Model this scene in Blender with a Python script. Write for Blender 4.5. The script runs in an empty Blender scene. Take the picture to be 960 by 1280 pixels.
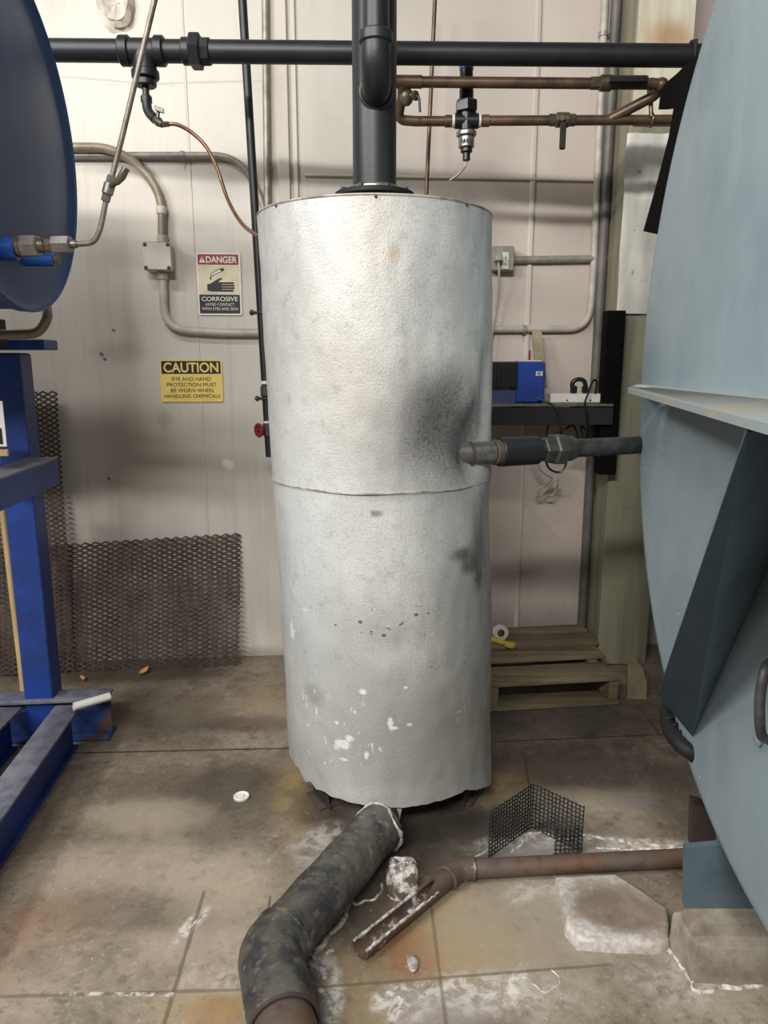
import bpy, math, random
from mathutils import Vector as V, Matrix, noise as mnoise
random.seed(7)
SC = bpy.context.scene
COL = SC.collection
PI = math.pi

# ------------------------------------------------------------------ camera
F = 924.0; EYE = 1.45; TH = math.atan(188/924.0); CT, ST = math.cos(TH), math.sin(TH)
cam_d = bpy.data.cameras.new('camera'); cam = bpy.data.objects.new('camera', cam_d); COL.objects.link(cam)
cam_d.sensor_fit = 'VERTICAL'; cam_d.sensor_height = 36; cam_d.lens = F/1280*36
cam.location = (0, 0, EYE); cam.rotation_euler = (PI/2 - TH, 0, 0)
SC.camera = cam

def ray(px, py):
    u = (px-480)/F; v = (py-640)/F
    return V((u, CT - v*ST, -ST - v*CT))
O = V((0, 0, EYE))
def PL(px, py, p, n):
    d = ray(px, py); n = V(n); k = n.dot(V(p)-O)/n.dot(d); return O + d*k
def P(px, py, Y): return PL(px, py, (0, Y, 0), (0, 1, 0))
def PX(px, py, X): return PL(px, py, (X, 0, 0), (1, 0, 0))
def PZ(px, py, z=0.0): return PL(px, py, (0, 0, z), (0, 0, 1))
WN = V((0.08, -1, 0)).normalized()          # the back wall faces the room
WP = V((0, 3.55, 0))
WX = V((1, 0.08, 0)).normalized()
def PW(px, py, off=0.0): return PL(px, py, WP + WN*off, WN)
HN = V((math.cos(math.radians(177)), math.sin(math.radians(177)), 0))   # head of the big vessel
HP = V((.784, 1.329, 1.446)); HR = 1.15
def PH(px, py, off=0.0): return PL(px, py, HP + HN*off, HN)

# ------------------------------------------------------------------ materials
def rgb(r, g, b):
    f = lambda c: (c/255/12.92) if c <= 10 else ((c/255+.055)/1.055)**2.4
    return (f(r), f(g), f(b), 1)

class NT:
    def __init__(s, name):
        s.m = bpy.data.materials.new(name); s.m.use_nodes = True
        s.t = s.m.node_tree; s.n = s.t.nodes; s.l = s.t.links
        s.b = s.n['Principled BSDF']; s.co = s.n.new('ShaderNodeTexCoord').outputs['Object']
    def set(s, sock, v):
        if hasattr(v, 'is_linked') or isinstance(v, bpy.types.NodeSocket): s.l.new(v, sock)
        else: sock.default_value = v
    def mapping(s, loc=(0,0,0), rot=(0,0,0), scale=(1,1,1), typ='POINT', co=None):
        m = s.n.new('ShaderNodeMapping'); m.vector_type = typ
        m.inputs['Location'].default_value = loc; m.inputs['Rotation'].default_value = rot; m.inputs['Scale'].default_value = scale
        s.l.new(co or s.co, m.inputs['Vector']); return m.outputs[0]
    def noise(s, scale, detail=4, rough=.55, co=None, stretch=None, dist=0):
        n = s.n.new('ShaderNodeTexNoise'); n.inputs['Scale'].default_value = scale
        n.inputs['Detail'].default_value = detail; n.inputs['Roughness'].default_value = rough; n.inputs['Distortion'].default_value = dist
        c = co or s.co
        if stretch: c = s.mapping(scale=stretch, co=c)
        s.l.new(c, n.inputs['Vector']); return n.outputs['Fac']
    def voro(s, scale, co=None):
        n = s.n.new('ShaderNodeTexVoronoi'); n.inputs['Scale'].default_value = scale
        s.l.new(co or s.co, n.inputs['Vector']); return n.outputs['Distance']
    def math(s, op, a, b=0.0, clamp=False):
        n = s.n.new('ShaderNodeMath'); n.operation = op; n.use_clamp = clamp
        s.set(n.inputs[0], a); s.set(n.inputs[1], b); return n.outputs[0]
    def ramp(s, v, a, b, lo=0.0, hi=1.0):
        n = s.n.new('ShaderNodeMapRange'); n.interpolation_type = 'SMOOTHSTEP'
        s.set(n.inputs[0], v)
        n.inputs[1].default_value = a; n.inputs[2].default_value = b; n.inputs[3].default_value = lo; n.inputs[4].default_value = hi
        return n.outputs[0]
    def mix(s, f, a, b):
        n = s.n.new('ShaderNodeMix'); n.data_type = 'RGBA'
        s.set(n.inputs[0], f); s.set(n.inputs[6], a); s.set(n.inputs[7], b); return n.outputs[2]
    def blob(s, c, r, rot=0, soft=.35, amt=0, nz=None, axis='Z', bar=False):
        rr = (0, 0, rot) if axis == 'Z' else (0, rot, 0)
        v = s.mapping(loc=c, rot=rr, scale=r, typ='TEXTURE')
        n = s.n.new('ShaderNodeVectorMath'); n.operation = 'LENGTH'; s.l.new(v, n.inputs[0]); d = n.outputs['Value']
        if bar:
            x = s.n.new('ShaderNodeSeparateXYZ'); s.l.new(v, x.inputs[0]); d = s.math('MAXIMUM', s.math('POWER', s.math('ABSOLUTE', x.outputs[0]), 12.0), s.math('ABSOLUTE', x.outputs[1]))
        if nz is not None and amt:
            d = s.math('ADD', d, s.math('MULTIPLY', s.math('SUBTRACT', nz, .5), amt))
        return s.ramp(d, 1-soft, 1+soft, 1, 0)
    def bump(s, h, strength=.3, dist=.002):
        n = s.n.new('ShaderNodeBump'); n.inputs['Strength'].default_value = strength; n.inputs['Distance'].default_value = dist
        s.l.new(h, n.inputs['Height'])
        prev = s.b.inputs['Normal']
        if prev.is_linked: s.l.new(prev.links[0].from_socket, n.inputs['Normal'])
        s.l.new(n.outputs[0], s.b.inputs['Normal'])
    def out(s, col, rough=.6, metal=0.0, spec=None):
        s.set(s.b.inputs['Base Color'], col); s.set(s.b.inputs['Roughness'], rough); s.set(s.b.inputs['Metallic'], metal)
        if spec is not None: s.b.inputs['Specular IOR Level'].default_value = spec
        return s.m

def painted(name, c, c2=None, rough=.5, metal=0, scale=12, bump=.15, lo=.35, hi=.7, stretch=None, bscale=60):
    t = NT(name)
    n = t.noise(scale, 5, .6, stretch=stretch)
    col = t.mix(t.ramp(n, lo, hi), c, c2 if c2 else tuple(x*.75 for x in c[:3])+(1,))
    if bump: t.bump(t.noise(bscale, 3), bump)
    return t.out(col, rough, metal)

M = {}
M['black_pipe'] = painted('black_pipe_paint', rgb(31,32,35), rgb(21,22,25), .45, 0, 9)
M['black_matte'] = painted('black_matte', rgb(22,22,23), rgb(14,14,15), .7, 0, 9)
M['soot_black'] = painted('soot_black', rgb(11,11,11), rgb(7,7,7), .9, 0, 9, .05)
M['soot_black'].node_tree.nodes['Principled BSDF'].inputs['Specular IOR Level'].default_value = .1
M['black_gloss'] = painted('black_plastic', rgb(26,26,28), rgb(20,20,22), .35, 0, 14, .05)
M['iron'] = painted('dark_iron', rgb(74,74,74), rgb(52,50,49), .5, .25, 25, .3)
M['copper_old'] = painted('tarnished_copper', rgb(112,90,72), rgb(82,64,52), .42, .45, 14, .1)
M['copper'] = painted('copper_tube', rgb(150,112,80), rgb(118,84,60), .35, .6, 20, .05)
M['brass'] = painted('worn_brass', rgb(116,106,88), rgb(86,78,66), .38, .6, 30, .15)
M['steel'] = painted('worn_steel', rgb(150,146,138), rgb(116,112,105), .38, .75, 30, .15)
M['galv'] = painted('galvanised_conduit', rgb(160,154,143), rgb(132,126,116), .45, .3, 18, .08)
M['tubing'] = painted('dull_steel_tube', rgb(128,120,108), rgb(98,90,80), .42, .4, 18, .05)
M['conduit_paint'] = painted('painted_conduit', rgb(190,184,172), rgb(168,160,148), .5, .05, 10, .08)
M['box_paint'] = painted('pale_box_plastic', rgb(208,202,190), rgb(192,186,174), .5, 0, 8, .05)
M['white_plastic'] = painted('white_plastic', rgb(222,218,208), rgb(204,200,190), .4, 0, 10, .04)
M['blue_dark'] = painted('dark_blue_enamel', rgb(52,84,130), rgb(40,66,106), .5, 0, 3, .05, stretch=(1,1,.3))
M['blue_rack'] = painted('blue_rack_paint', rgb(28,62,138), rgb(22,48,108), .42, 0, 7, .1)
M['rack_top'] = painted('worn_grey_blue_top', rgb(120,120,128), rgb(84,88,104), .55, .1, 16, .15)
M['blue_pipe'] = painted('bright_blue_paint', rgb(32,84,160), rgb(24,64,128), .35, 0, 12, .06)
M['blue_case'] = painted('cobalt_plastic', rgb(34,70,158), rgb(28,58,136), .35, 0, 6, .03)
M['red'] = painted('red_handle', rgb(140,34,44), rgb(110,24,34), .4, 0, 20, .05)
M['yellow'] = painted('yellow_plastic', rgb(206,178,72), rgb(186,154,56), .5, 0, 20, .1)
M['cord'] = painted('pale_cord', rgb(178,172,160), rgb(150,144,132), .5, 0, 20, 0)
M['rope_white'] = painted('grey_wire', rgb(150,150,146), rgb(110,110,106), .4, .3, 20, 0)
M['leaf'] = painted('dry_leaf', rgb(206,150,84), rgb(170,112,54), .7, 0, 60, .1)
M['paper'] = painted('white_paper', rgb(222,220,212), rgb(204,200,190), .7, 0, 8, .03)
M['wood_rod'] = painted('pale_wood', rgb(190,164,118), rgb(160,132,90), .6, 0, 12, .1, stretch=(1,1,.1))
M['expanded'] = painted('rusty_expanded_steel', rgb(88,72,64), rgb(60,50,46), .6, .2, 14, .2)
M['wirecloth'] = painted('dark_wire', rgb(58,58,58), rgb(40,40,40), .5, .5, 30, .1)
M['sign_yellow'] = painted('sign_yellow', rgb(238,212,118), rgb(230,200,100), .5, 0, 10, 0)
M['sign_black'] = painted('sign_black', rgb(30,28,28), rgb(22,21,21), .5, 0, 10, 0)
M['sign_red'] = painted('sign_red', rgb(150,30,40), rgb(132,24,34), .5, 0, 10, 0)
M['sign_white'] = painted('sign_white', rgb(232,228,216), rgb(222,216,204), .5, 0, 10, 0)
M['sign_cream'] = painted('sign_cream', rgb(224,214,184), rgb(206,194,160), .5, 0, 16, 0)
M['teal_dark'] = painted('teal_steel', rgb(80,96,104), rgb(64,80,88), .5, 0, 6, .15)

def pallet_wood():
    t = NT('weathered_pallet_wood')
    n = t.noise(6, 6, .6, stretch=(.35,5,5)); n2 = t.noise(3, 3)
    c = t.mix(t.ramp(n,.35,.7), rgb(136,122,96), rgb(100,87,66)); c = t.mix(t.ramp(n2,.45,.75,0,.6), c, rgb(88,76,58))
    t.bump(n,.5,.003); return t.out(c,.75)
M['pallet'] = pallet_wood()

def rusty(name, base, rust, amt=(.45,.6), rough=.6, crust=None):
    t = NT(name)
    n = t.noise(7,6,.65); n2 = t.noise(26,5,.6)
    c = t.mix(t.ramp(n,*amt), base, rust); c = t.mix(t.ramp(n2,.5,.75,0,.6), c, rgb(52,40,34))
    if crust:
        n3 = t.noise(14,8,.7); k = t.ramp(n3, crust, crust+.08); c = t.mix(k, c, rgb(206,202,196)); t.bump(k,.6,.004)
    t.bump(n2,.4,.002); return t.out(c,rough,.1)
M['rust'] = rusty('rusty_drain_steel', rgb(88,79,72), rgb(98,72,56), (.45,.66))
M['rust_crust'] = rusty('rusty_crusted_steel', rgb(88,72,62), rgb(98,70,56), (.42,.62), .7, .53)
M['rust_dark'] = rusty('dark_rust', rgb(66,58,54), rgb(86,60,46), (.5,.7), .7)
M['foot_rust'] = rusty('teal_rusty', rgb(72,92,102), rgb(92,70,56), (.62,.75))
M['blue_rust'] = rusty('blue_rusty', rgb(30,56,112), rgb(78,56,48), (.56,.64))

def drain_mat():
    t = NT('dark_pipe_wrap')
    n = t.noise(11,6,.65); n2 = t.noise(40,4,.6)
    c = t.mix(t.ramp(n,.38,.62), rgb(88,84,76), rgb(44,47,50)); c = t.mix(t.ramp(n2,.52,.75,0,.7), c, rgb(136,128,114)); c = t.mix(t.ramp(t.noise(5,6,.7),.52,.68,0,.7), c, rgb(84,68,54)); c = t.mix(t.ramp(t.noise(4,5,.65,dist=.4),.56,.66,0,.6), c, rgb(38,46,58))
    t.bump(t.noise(30,4,.6),.7,.005); return t.out(c,.55,.1)
M['drain'] = drain_mat()

def crust_mat(nm='white_mineral_crust', lo=.62, sc=18):
    t = NT(nm); n = t.noise(50,6,.7); n2 = t.noise(sc,4)
    c = t.mix(t.ramp(n,.35,.6), rgb(214,210,204), rgb(140,130,120)); c = t.mix(t.ramp(n2,lo,lo+.1), c, rgb(84,74,66))
    t.bump(n,.8,.004); return t.out(c,.85)
M['crust'] = crust_mat(); M['crust_dark'] = crust_mat('holed_mineral_crust', .47, 34)

def concrete_mat(name, a, b, edge=None):
    t = NT(name); n = t.noise(9,8,.65); n2 = t.noise(60,4)
    c = t.mix(t.ramp(n,.35,.68), a, b); c = t.mix(t.ramp(n2,.6,.8,0,.5), c, rgb(84,76,66))
    if edge:
        d = None
        for cen, r, rot in edge:
            k = t.blob(cen, r, rot, .35, 1.6, n); d = k if d is None else t.math('MAXIMUM', d, k)
        c = t.mix(t.math('MULTIPLY', t.math('SUBTRACT', 1.0, d), .75), c, t.mix(t.ramp(n2,.3,.7), rgb(216,212,206), rgb(176,170,162)))
    t.bump(n2,.35,.003); t.bump(n,.4,.004); return t.out(c,.85)
M['pad'] = concrete_mat('pad_concrete', rgb(150,142,128), rgb(112,102,88))

def wall_mat():
    t = NT('cream_painted_wall')
    n = t.noise(1.3,4,.5); st = t.noise(30,5,.6,stretch=(1,1,.03)); st2 = t.noise(6,4,.6,stretch=(1,1,.05)); f = t.noise(90,3)
    c = t.mix(t.ramp(n,.35,.7), rgb(205,198,187), rgb(188,181,170))
    c = t.mix(t.ramp(st,.45,.75,0,.22), c, rgb(150,140,130)); c = t.mix(t.ramp(st2,.5,.8,0,.3), c, rgb(226,222,208))
    sp = t.noise(16,6,.7); c = t.mix(t.ramp(sp,.69,.76,0,.6), c, rgb(104,94,84))
    nz = t.noise(5,6,.65)
    # pinkish older paint in the right-hand bay
    p = PW(690,420); c = t.mix(t.math('MULTIPLY', t.blob((p.x+.35,p.y,p.z),(1.0,5,9),0,.12,.25,nz), .55), c, rgb(196,178,168))
    # dirt near the floor, scuffs and broad pale patches higher up
    for (px,py,rx,rz,k,col) in [(640,800,.6,.16,.5,rgb(96,84,72)),(330,822,.5,.05,.5,rgb(110,96,80)),(150,440,.12,.05,.25,rgb(110,100,92)),
                                (165,425,.05,.10,.2,rgb(120,110,100)),(205,525,.03,.04,.35,rgb(130,134,120)),(180,545,.2,.28,.22,rgb(150,138,110)),
                                (210,70,.5,.4,.5,rgb(228,224,210)),(590,60,.5,.4,.4,rgb(224,216,202))]:
        p = PW(px,py); c = t.mix(t.math('MULTIPLY', t.blob((p.x,p.y,p.z),(rx,1,rz),0,.6,.9,nz), k), c, col)
    # hairline cracks
    for (px,py,L,rot) in [(130,100,.28,.05),(250,103,.34,-.05),(665,640,.2,.8)]:
        p = PW(px,py); c = t.mix(t.math('MULTIPLY', t.blob((p.x,p.y,p.z),(L,1,.004),rot,.5,2.4,nz,'Y'), .35), c, rgb(150,138,124))
    for (px,py,rx) in [(127,443,.012),(131,449,.01),(142,413,.009),(136,598,.01),(285,580,.03)]:
        p = PW(px,py); c = t.mix(t.math('MULTIPLY', t.blob((p.x,p.y,p.z),(rx,1,rx*.7),.6,.4,1,nz,'Y'), .8), c, rgb(60,54,48) if px<200 else rgb(232,228,220))
    t.bump(st,.12,.003); t.bump(f,.1,.001)
    return t.out(c,.6)
M['wall'] = wall_mat()
M['wall_rib'] = painted('wall_rib_paint', rgb(206,198,186), rgb(186,176,166), .55, 0, 5, .1, stretch=(1,1,.1))
M['plaster'] = painted('rough_plaster', rgb(222,216,202), rgb(180,166,146), .8, 0, 14, .6, bscale=30)

def floor_mat():
    t = NT('stained_concrete_floor')
    n = t.noise(1.1,6,.6); n1 = t.noise(4,8,.65); n2 = t.noise(22,6,.65); f = t.noise(120,3); nz = t.noise(11,9,.75,dist=.8)
    c = t.mix(t.ramp(n,.35,.65), rgb(146,135,119), rgb(126,114,98))
    c = t.mix(t.ramp(n1,.42,.72,0,.7), c, rgb(100,90,77)); c = t.mix(t.ramp(n2,.5,.75,0,.45), c, rgb(162,150,134))
    mo = t.noise(2.6,10,.72,dist=.5); c = t.mix(t.ramp(mo,.5,.68,0,.7), c, rgb(92,82,70)); c = t.mix(t.ramp(mo,.3,.44,.55,0), c, rgb(166,154,136))
    mo2 = t.noise(14,8,.75); c = t.mix(t.ramp(mo2,.52,.66,0,.75), c, rgb(92,83,72)); mo3 = t.noise(42,8,.75); c = t.mix(t.ramp(mo3,.55,.66,0,.5), c, rgb(178,168,152)); c = t.mix(t.ramp(mo3,.36,.46,.5,0), c, rgb(82,73,62)); brk = t.ramp(t.noise(24,8,.75,dist=.5),.44,.58)
    def B(col, k, px, py, wpx, hpx, rot=0, soft=.5, amt=1.3):
        nonlocal c
        p = PZ(px,py); a = PZ(px+wpx,py); b = PZ(px,py-hpx)
        m = t.blob((p.x,p.y,0),((a-p).length,(b-p).length,1),rot,soft,amt,nz)
        if col == oc: m = t.math('MULTIPLY', m, t.math('ADD', t.math('MULTIPLY', t.ramp(nz,.38,.62), .7), .3))
        if col == wh: m = t.math('MULTIPLY', m, t.math('ADD', t.math('MULTIPLY', brk, .85), .15))
        c = t.mix(t.math('MULTIPLY', m, k), c, col)
    dk = rgb(70,62,54); vdk = rgb(58,52,47); oc = rgb(158,132,84); wh = rgb(204,199,191); rs = rgb(134,90,58); lt = rgb(168,156,137)
    # back strip by the wall
    B(lt,.5,290,890,90,14); B(dk,.6,180,900,120,30); B(oc,.4,340,870,40,24); B(dk,.75,120,842,170,10); B(dk,.5,310,905,60,10)
    B(vdk,.75,700,895,150,36,0,.6); B(vdk,.8,700,960,150,32,0,.6); B(dk,.6,860,1000,60,50)  # deeper tone over the floor at the right back
    # dark oblong patch in the middle and its surroundings
    B(vdk,.55,290,1000,66,50,.1,.22,.35); B(dk,.5,230,985,120,24); B(dk,.35,160,1040,90,20)
    B(dk,.4,170,1140,130,24); B(rs,.2,60,1150,60,30); B(rs,.2,10,1190,30,60)
    B(lt,.5,190,1020,70,20); B(lt,.35,150,1080,90,30); B(oc,.55,395,975,50,34); B(oc,.55,375,1000,30,40)
    B(oc,.5,620,985,50,24); B(lt,.4,720,1000,70,14)
    # around the tank base and the drains
    B(dk,.7,410,1010,46,34); B(vdk,.85,560,1050,90,46,0,.4); B(vdk,.7,470,1120,50,60); B(vdk,.5,640,1045,80,26)
    B(wh,.5,410,1042,34,14); B(wh,.45,395,1060,30,20)
    B(oc,.75,560,1160,70,60); B(rs,.65,510,1190,34,34,.4); B(oc,.6,600,1185,80,26); B(oc,.5,440,1240,60,50); B(oc,.5,250,1262,60,30); B(rs,.35,270,1265,30,20)
    B(oc,.4,330,1265,70,20); B(oc,.45,960,1100,40,40)
    B(wh,.95,505,1255,40,24,.2,.3,1.4); B(wh,.9,405,1215,18,20,0,.4,1.3); B(wh,.95,413,1255,16,30,0,.3,1.2); B(wh,.7,590,1240,70,22,0,.5,1.6)
    B(vdk,.55,400,1258,10,26); B(rgb(150,142,140),.6,560,1262,60,20)
    B(wh,.75,650,1118,22,10,.5,.4,1.6); B(wh,.5,690,1110,40,14); B(wh,.35,640,1240,90,30,0,.6,1.2)
    B(wh,.8,770,1056,110,9,-.05,.5,1.3); B(wh,.7,660,1052,60,10,.15,.5,1.5); B(rgb(130,122,118),.7,690,1062,90,12)
    B(rgb(150,140,124),.55,660,1160,120,60); B(wh,.35,850,1230,60,30); B(wh,.3,300,1225,70,16)
    B(lt,.4,280,1110,60,40); B(lt,.35,240,1180,90,20); B(rgb(120,116,112),.5,790,1000,34,10,.3,.3,1.2)
    B(wh,.9,645,1228,9,26,-.5,.4,1.6); B(wh,.8,240,1155,9,22,-.4,.4,1.8)
    # slab joints
    for (x0,y0,x1,y1,w,k,col) in [(20,943,420,934,.006,.9,rgb(50,44,38)),(600,928,880,916,.006,.8,rgb(50,44,38)),(0,1246,340,1236,.006,.6,rgb(84,74,62)),
                         (400,1234,760,1206,.005,.7,rgb(96,86,70)),(255,1115,190,1330,.006,.7,rgb(84,74,62)),(536,1110,560,1300,.005,.6,rgb(96,84,66)),
                         (338,1120,332,1160,.004,.8,rgb(70,60,50)),(655,940,662,985,.004,.8,rgb(60,54,46)),(795,880,830,925,.005,.6,rgb(60,52,44)),(75,1242,215,1243,.006,.8,wh)]:
        a = PZ(x0,y0); b = PZ(x1,y1); m_ = (a+b)/2; d = b-a
        m = t.blob((m_.x,m_.y,0),(d.length/2*1.02,w*.85,1),math.atan2(d.y,d.x),.5,1.8,nz,bar=True)
        if col == wh: m = t.math('MULTIPLY', m, brk)
        c = t.mix(t.math('MULTIPLY', m, k), c, col)
    # speckles of paint and grit
    vs = t.voro(34); sp = t.math('MULTIPLY', t.ramp(vs,.04,.10,.8,0), t.ramp(t.noise(9,2),.56,.64)); c = t.mix(sp, c, rgb(206,200,188))
    vs = t.voro(21); sp = t.math('MULTIPLY', t.ramp(vs,.03,.07,.8,0), t.ramp(t.noise(6,2),.54,.62)); c = t.mix(sp, c, rgb(60,52,44))
    t.bump(f,.15,.001); t.bump(n2,.3,.003)
    return t.out(c, t.ramp(n1,.4,.7,.62,.42), 0, .35)
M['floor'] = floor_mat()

# tank jacket: stucco-embossed aluminium, coordinates relative to the tank base
TX, TY, TR = -.004, 2.32, .342
def tank_theta(px, py):
    """point on the jacket (local coordinates) seen at a pixel"""
    d = ray(px,py); ox, oy = -TX, -TY
    a = d.x**2+d.y**2; b = 2*(ox*d.x+oy*d.y); cc = ox*ox+oy*oy-TR*TR
    disc = max(b*b-4*a*cc,0); k = (-b-math.sqrt(disc))/(2*a)
    return V((ox+d.x*k, oy+d.y*k, EYE+d.z*k))
def jacket_mat():
    t = NT('embossed_aluminium_jacket')
    n = t.noise(3,5,.6); st = t.noise(9,5,.6,stretch=(1,1,.25)); nz = t.noise(9,8,.7); em = t.noise(190,2,.5); fz = t.noise(60,5,.7)
    c = t.mix(t.ramp(n,.35,.7), rgb(203,203,198), rgb(184,184,180))
    c = t.mix(t.ramp(st,.5,.8,0,.45), c, rgb(160,160,156))
    def B(col,k,px,py,w,h,soft=.5,amt=.9):
        nonlocal c
        p = tank_theta(px,py); s_ = 2.1/F
        m = t.blob(tuple(p),(w*s_*1.15,w*s_*1.5,h*s_),0,soft,amt*(1.9 if w < 12 else 1),fz if w < 12 else nz); c = t.mix(t.math('MULTIPLY',m,k),c,col)
    B(rgb(140,138,132),.45,470,880,190,110,.8); B(rgb(122,116,106),.5,560,930,110,80,.8); B(rgb(130,126,118),.45,590,780,60,150,.8)
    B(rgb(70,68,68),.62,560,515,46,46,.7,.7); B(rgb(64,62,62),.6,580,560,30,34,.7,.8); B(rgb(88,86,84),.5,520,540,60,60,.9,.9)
    B(rgb(62,60,60),.75,578,692,16,9,.6,1.6); B(rgb(60,58,56),.75,589,704,17,12,.6,1.6); B(rgb(66,62,60),.7,597,722,8,14,.6,1.4); B(rgb(96,92,88),.6,600,690,18,40,.7,.8)
    B(rgb(176,152,128),.6,494,317,6,10,.7,.8); B(rgb(172,156,138),.35,470,290,30,60,.9,1.2); B(rgb(176,162,146),.3,430,470,60,100,.9,1.3)
    B(rgb(96,94,90),.7,470,642,6,4,.5); B(rgb(110,106,102),.5,390,870,14,14,.6,.9); B(rgb(196,204,206),.4,380,700,40,160,.9)
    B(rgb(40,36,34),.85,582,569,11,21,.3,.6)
    for (x,y,r) in [(412,775,2.4),(422,784,2),(423,777,1.6),(450,778,2.6),(480,795,2.6),(464,790,1.8),(520,768,2.6),(535,766,1.8),(545,836,2),(570,838,1.6),(446,790,1.4),(430,769,1.4)]:
        B(rgb(60,58,56),.85,x,y,r,r*.9,.4,.5)
    for (x,y,w,h) in [(453,865,4,4),(507,859,2,2),(488,903,3,6),(440,886,2,3),(428,932,9,6),(436,925,5,5),(458,945,3,6),(445,910,2,3),(428,951,6,2),(512,905,3,2),(492,910,5,2),
                      (362,790,5,16),(366,805,3,10),(374,815,2,8),(385,850,2,20),(570,870,3,4),(593,864,4,1.5),(372,762,2,3),(378,763,4,1.5),(420,905,3,3),(571,888,4,1.4),(448,918,2,2),(404,955,3,6),(412,952,3,5)]:
        B(rgb(232,232,228),.95,x,y,w,h,.35,.8)
    gr = t.noise(130,3,.6); c = t.mix(t.ramp(gr,.5,.7,0,.35), c, rgb(150,150,146)); mt = t.noise(22,7,.7); c = t.mix(t.ramp(mt,.54,.68,0,.4), c, rgb(150,149,144))
    chips = t.ramp(t.noise(48,5,.65,stretch=(1,1,.5)),.60,.64)
    def REG(px,py,w,h,k,col,src):
        nonlocal c
        p = tank_theta(px,py); s_ = 2.1/F
        m = t.math('MULTIPLY', t.blob(tuple(p),(w*s_*1.15,w*s_*1.5,h*s_),0,.5,.6,nz), src); c = t.mix(t.math('MULTIPLY',m,k),c,col)
    REG(366,800,14,70,.9,rgb(228,228,224),chips); REG(385,900,22,60,.8,rgb(224,224,220),chips); REG(440,915,50,40,.8,rgb(226,226,222),chips); REG(410,955,40,10,.9,rgb(222,220,214),chips); REG(585,880,20,30,.5,rgb(220,220,216),chips)
    pits = t.ramp(t.noise(60,4,.6),.64,.67); REG(480,780,110,22,.8,rgb(74,72,70),pits); REG(560,830,50,20,.6,rgb(74,72,70),pits); REG(565,535,50,60,.6,rgb(58,56,55),t.ramp(gr,.5,.62))
    vs = t.voro(55); sp = t.math('MULTIPLY', t.ramp(vs,.09,.13,1,0), t.ramp(t.noise(5,3),.55,.65)); c = t.mix(t.math('MULTIPLY',sp,.3), c, rgb(216,216,212))
    t.bump(em,.6,.0018); t.bump(t.noise(6,3,.5),.16,.012)
    return t.out(c,.55,.25)
M['jacket'] = jacket_mat(); M['rim'] = painted('rim_metal', rgb(186,182,170), rgb(120,106,92), .5, .3, 20, .1)

def vessel_mat():
    t = NT('grey_blue_vessel_paint')
    n = t.noise(2.2,5,.6); st = t.noise(7,6,.65,stretch=(1,1,.18)); nz = t.noise(9,7,.7)
    c = t.mix(t.ramp(n,.35,.7), rgb(136,150,156), rgb(120,135,142)); c = t.mix(t.ramp(st,.5,.78,0,.45), c, rgb(150,164,172))
    c = t.mix(t.ramp(nz,.66,.74,0,.5), c, rgb(92,110,118))
    vs = t.voro(13); c = t.mix(t.math('MULTIPLY', t.ramp(vs,.035,.05,1,0), t.ramp(t.noise(5,2),.52,.6)), c, rgb(226,230,230))
    t.bump(t.noise(12,4,.6),.18,.006); return t.out(c,.48)
M['vessel'] = vessel_mat()
M['lug'] = painted('dusty_lug_paint', rgb(132,142,142), rgb(150,142,124), .65, 0, 9, .25, .45, .62)
M['slab'] = None

def column_mat():
    t = NT('olive_grey_column'); st = t.noise(14,5,.6,stretch=(1,1,.06)); n = t.noise(20,6,.7)
    c = t.mix(t.ramp(st,.4,.7), rgb(150,146,124), rgb(122,118,100)); c = t.mix(t.ramp(n,.66,.72,0,.7), c, rgb(98,70,50))
    t.bump(st,.15,.003); return t.out(c,.5)
M['column'] = column_mat()
def sheet_mat():
    t = NT('bright_foil_sheet'); st = t.noise(9,5,.6,stretch=(1,1,.2)); n = t.noise(24,6,.7)
    c = t.mix(t.ramp(st,.35,.7), rgb(232,230,220), rgb(206,202,192)); c = t.mix(t.ramp(n,.62,.7,0,.8), c, rgb(80,80,82))
    t.bump(st,.4,.006); return t.out(c,.38,.12)
M['sheet'] = sheet_mat()
def cream_mat():
    t = NT('rust_stained_cream_panel'); st = t.noise(12,5,.6,stretch=(1,1,.1)); nz = t.noise(8,5,.6)
    c = t.mix(t.ramp(st,.35,.7), rgb(232,228,208), rgb(206,196,168))
    p = P(838,46,3.36); c = t.mix(t.math('MULTIPLY', t.blob((p.x-1.15,p.y-3.4,p.z),(.09,1,.06),0,.7,.8,nz), .7), c, rgb(176,124,70))
    return t.out(c,.5)
M['cream'] = cream_mat()

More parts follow.
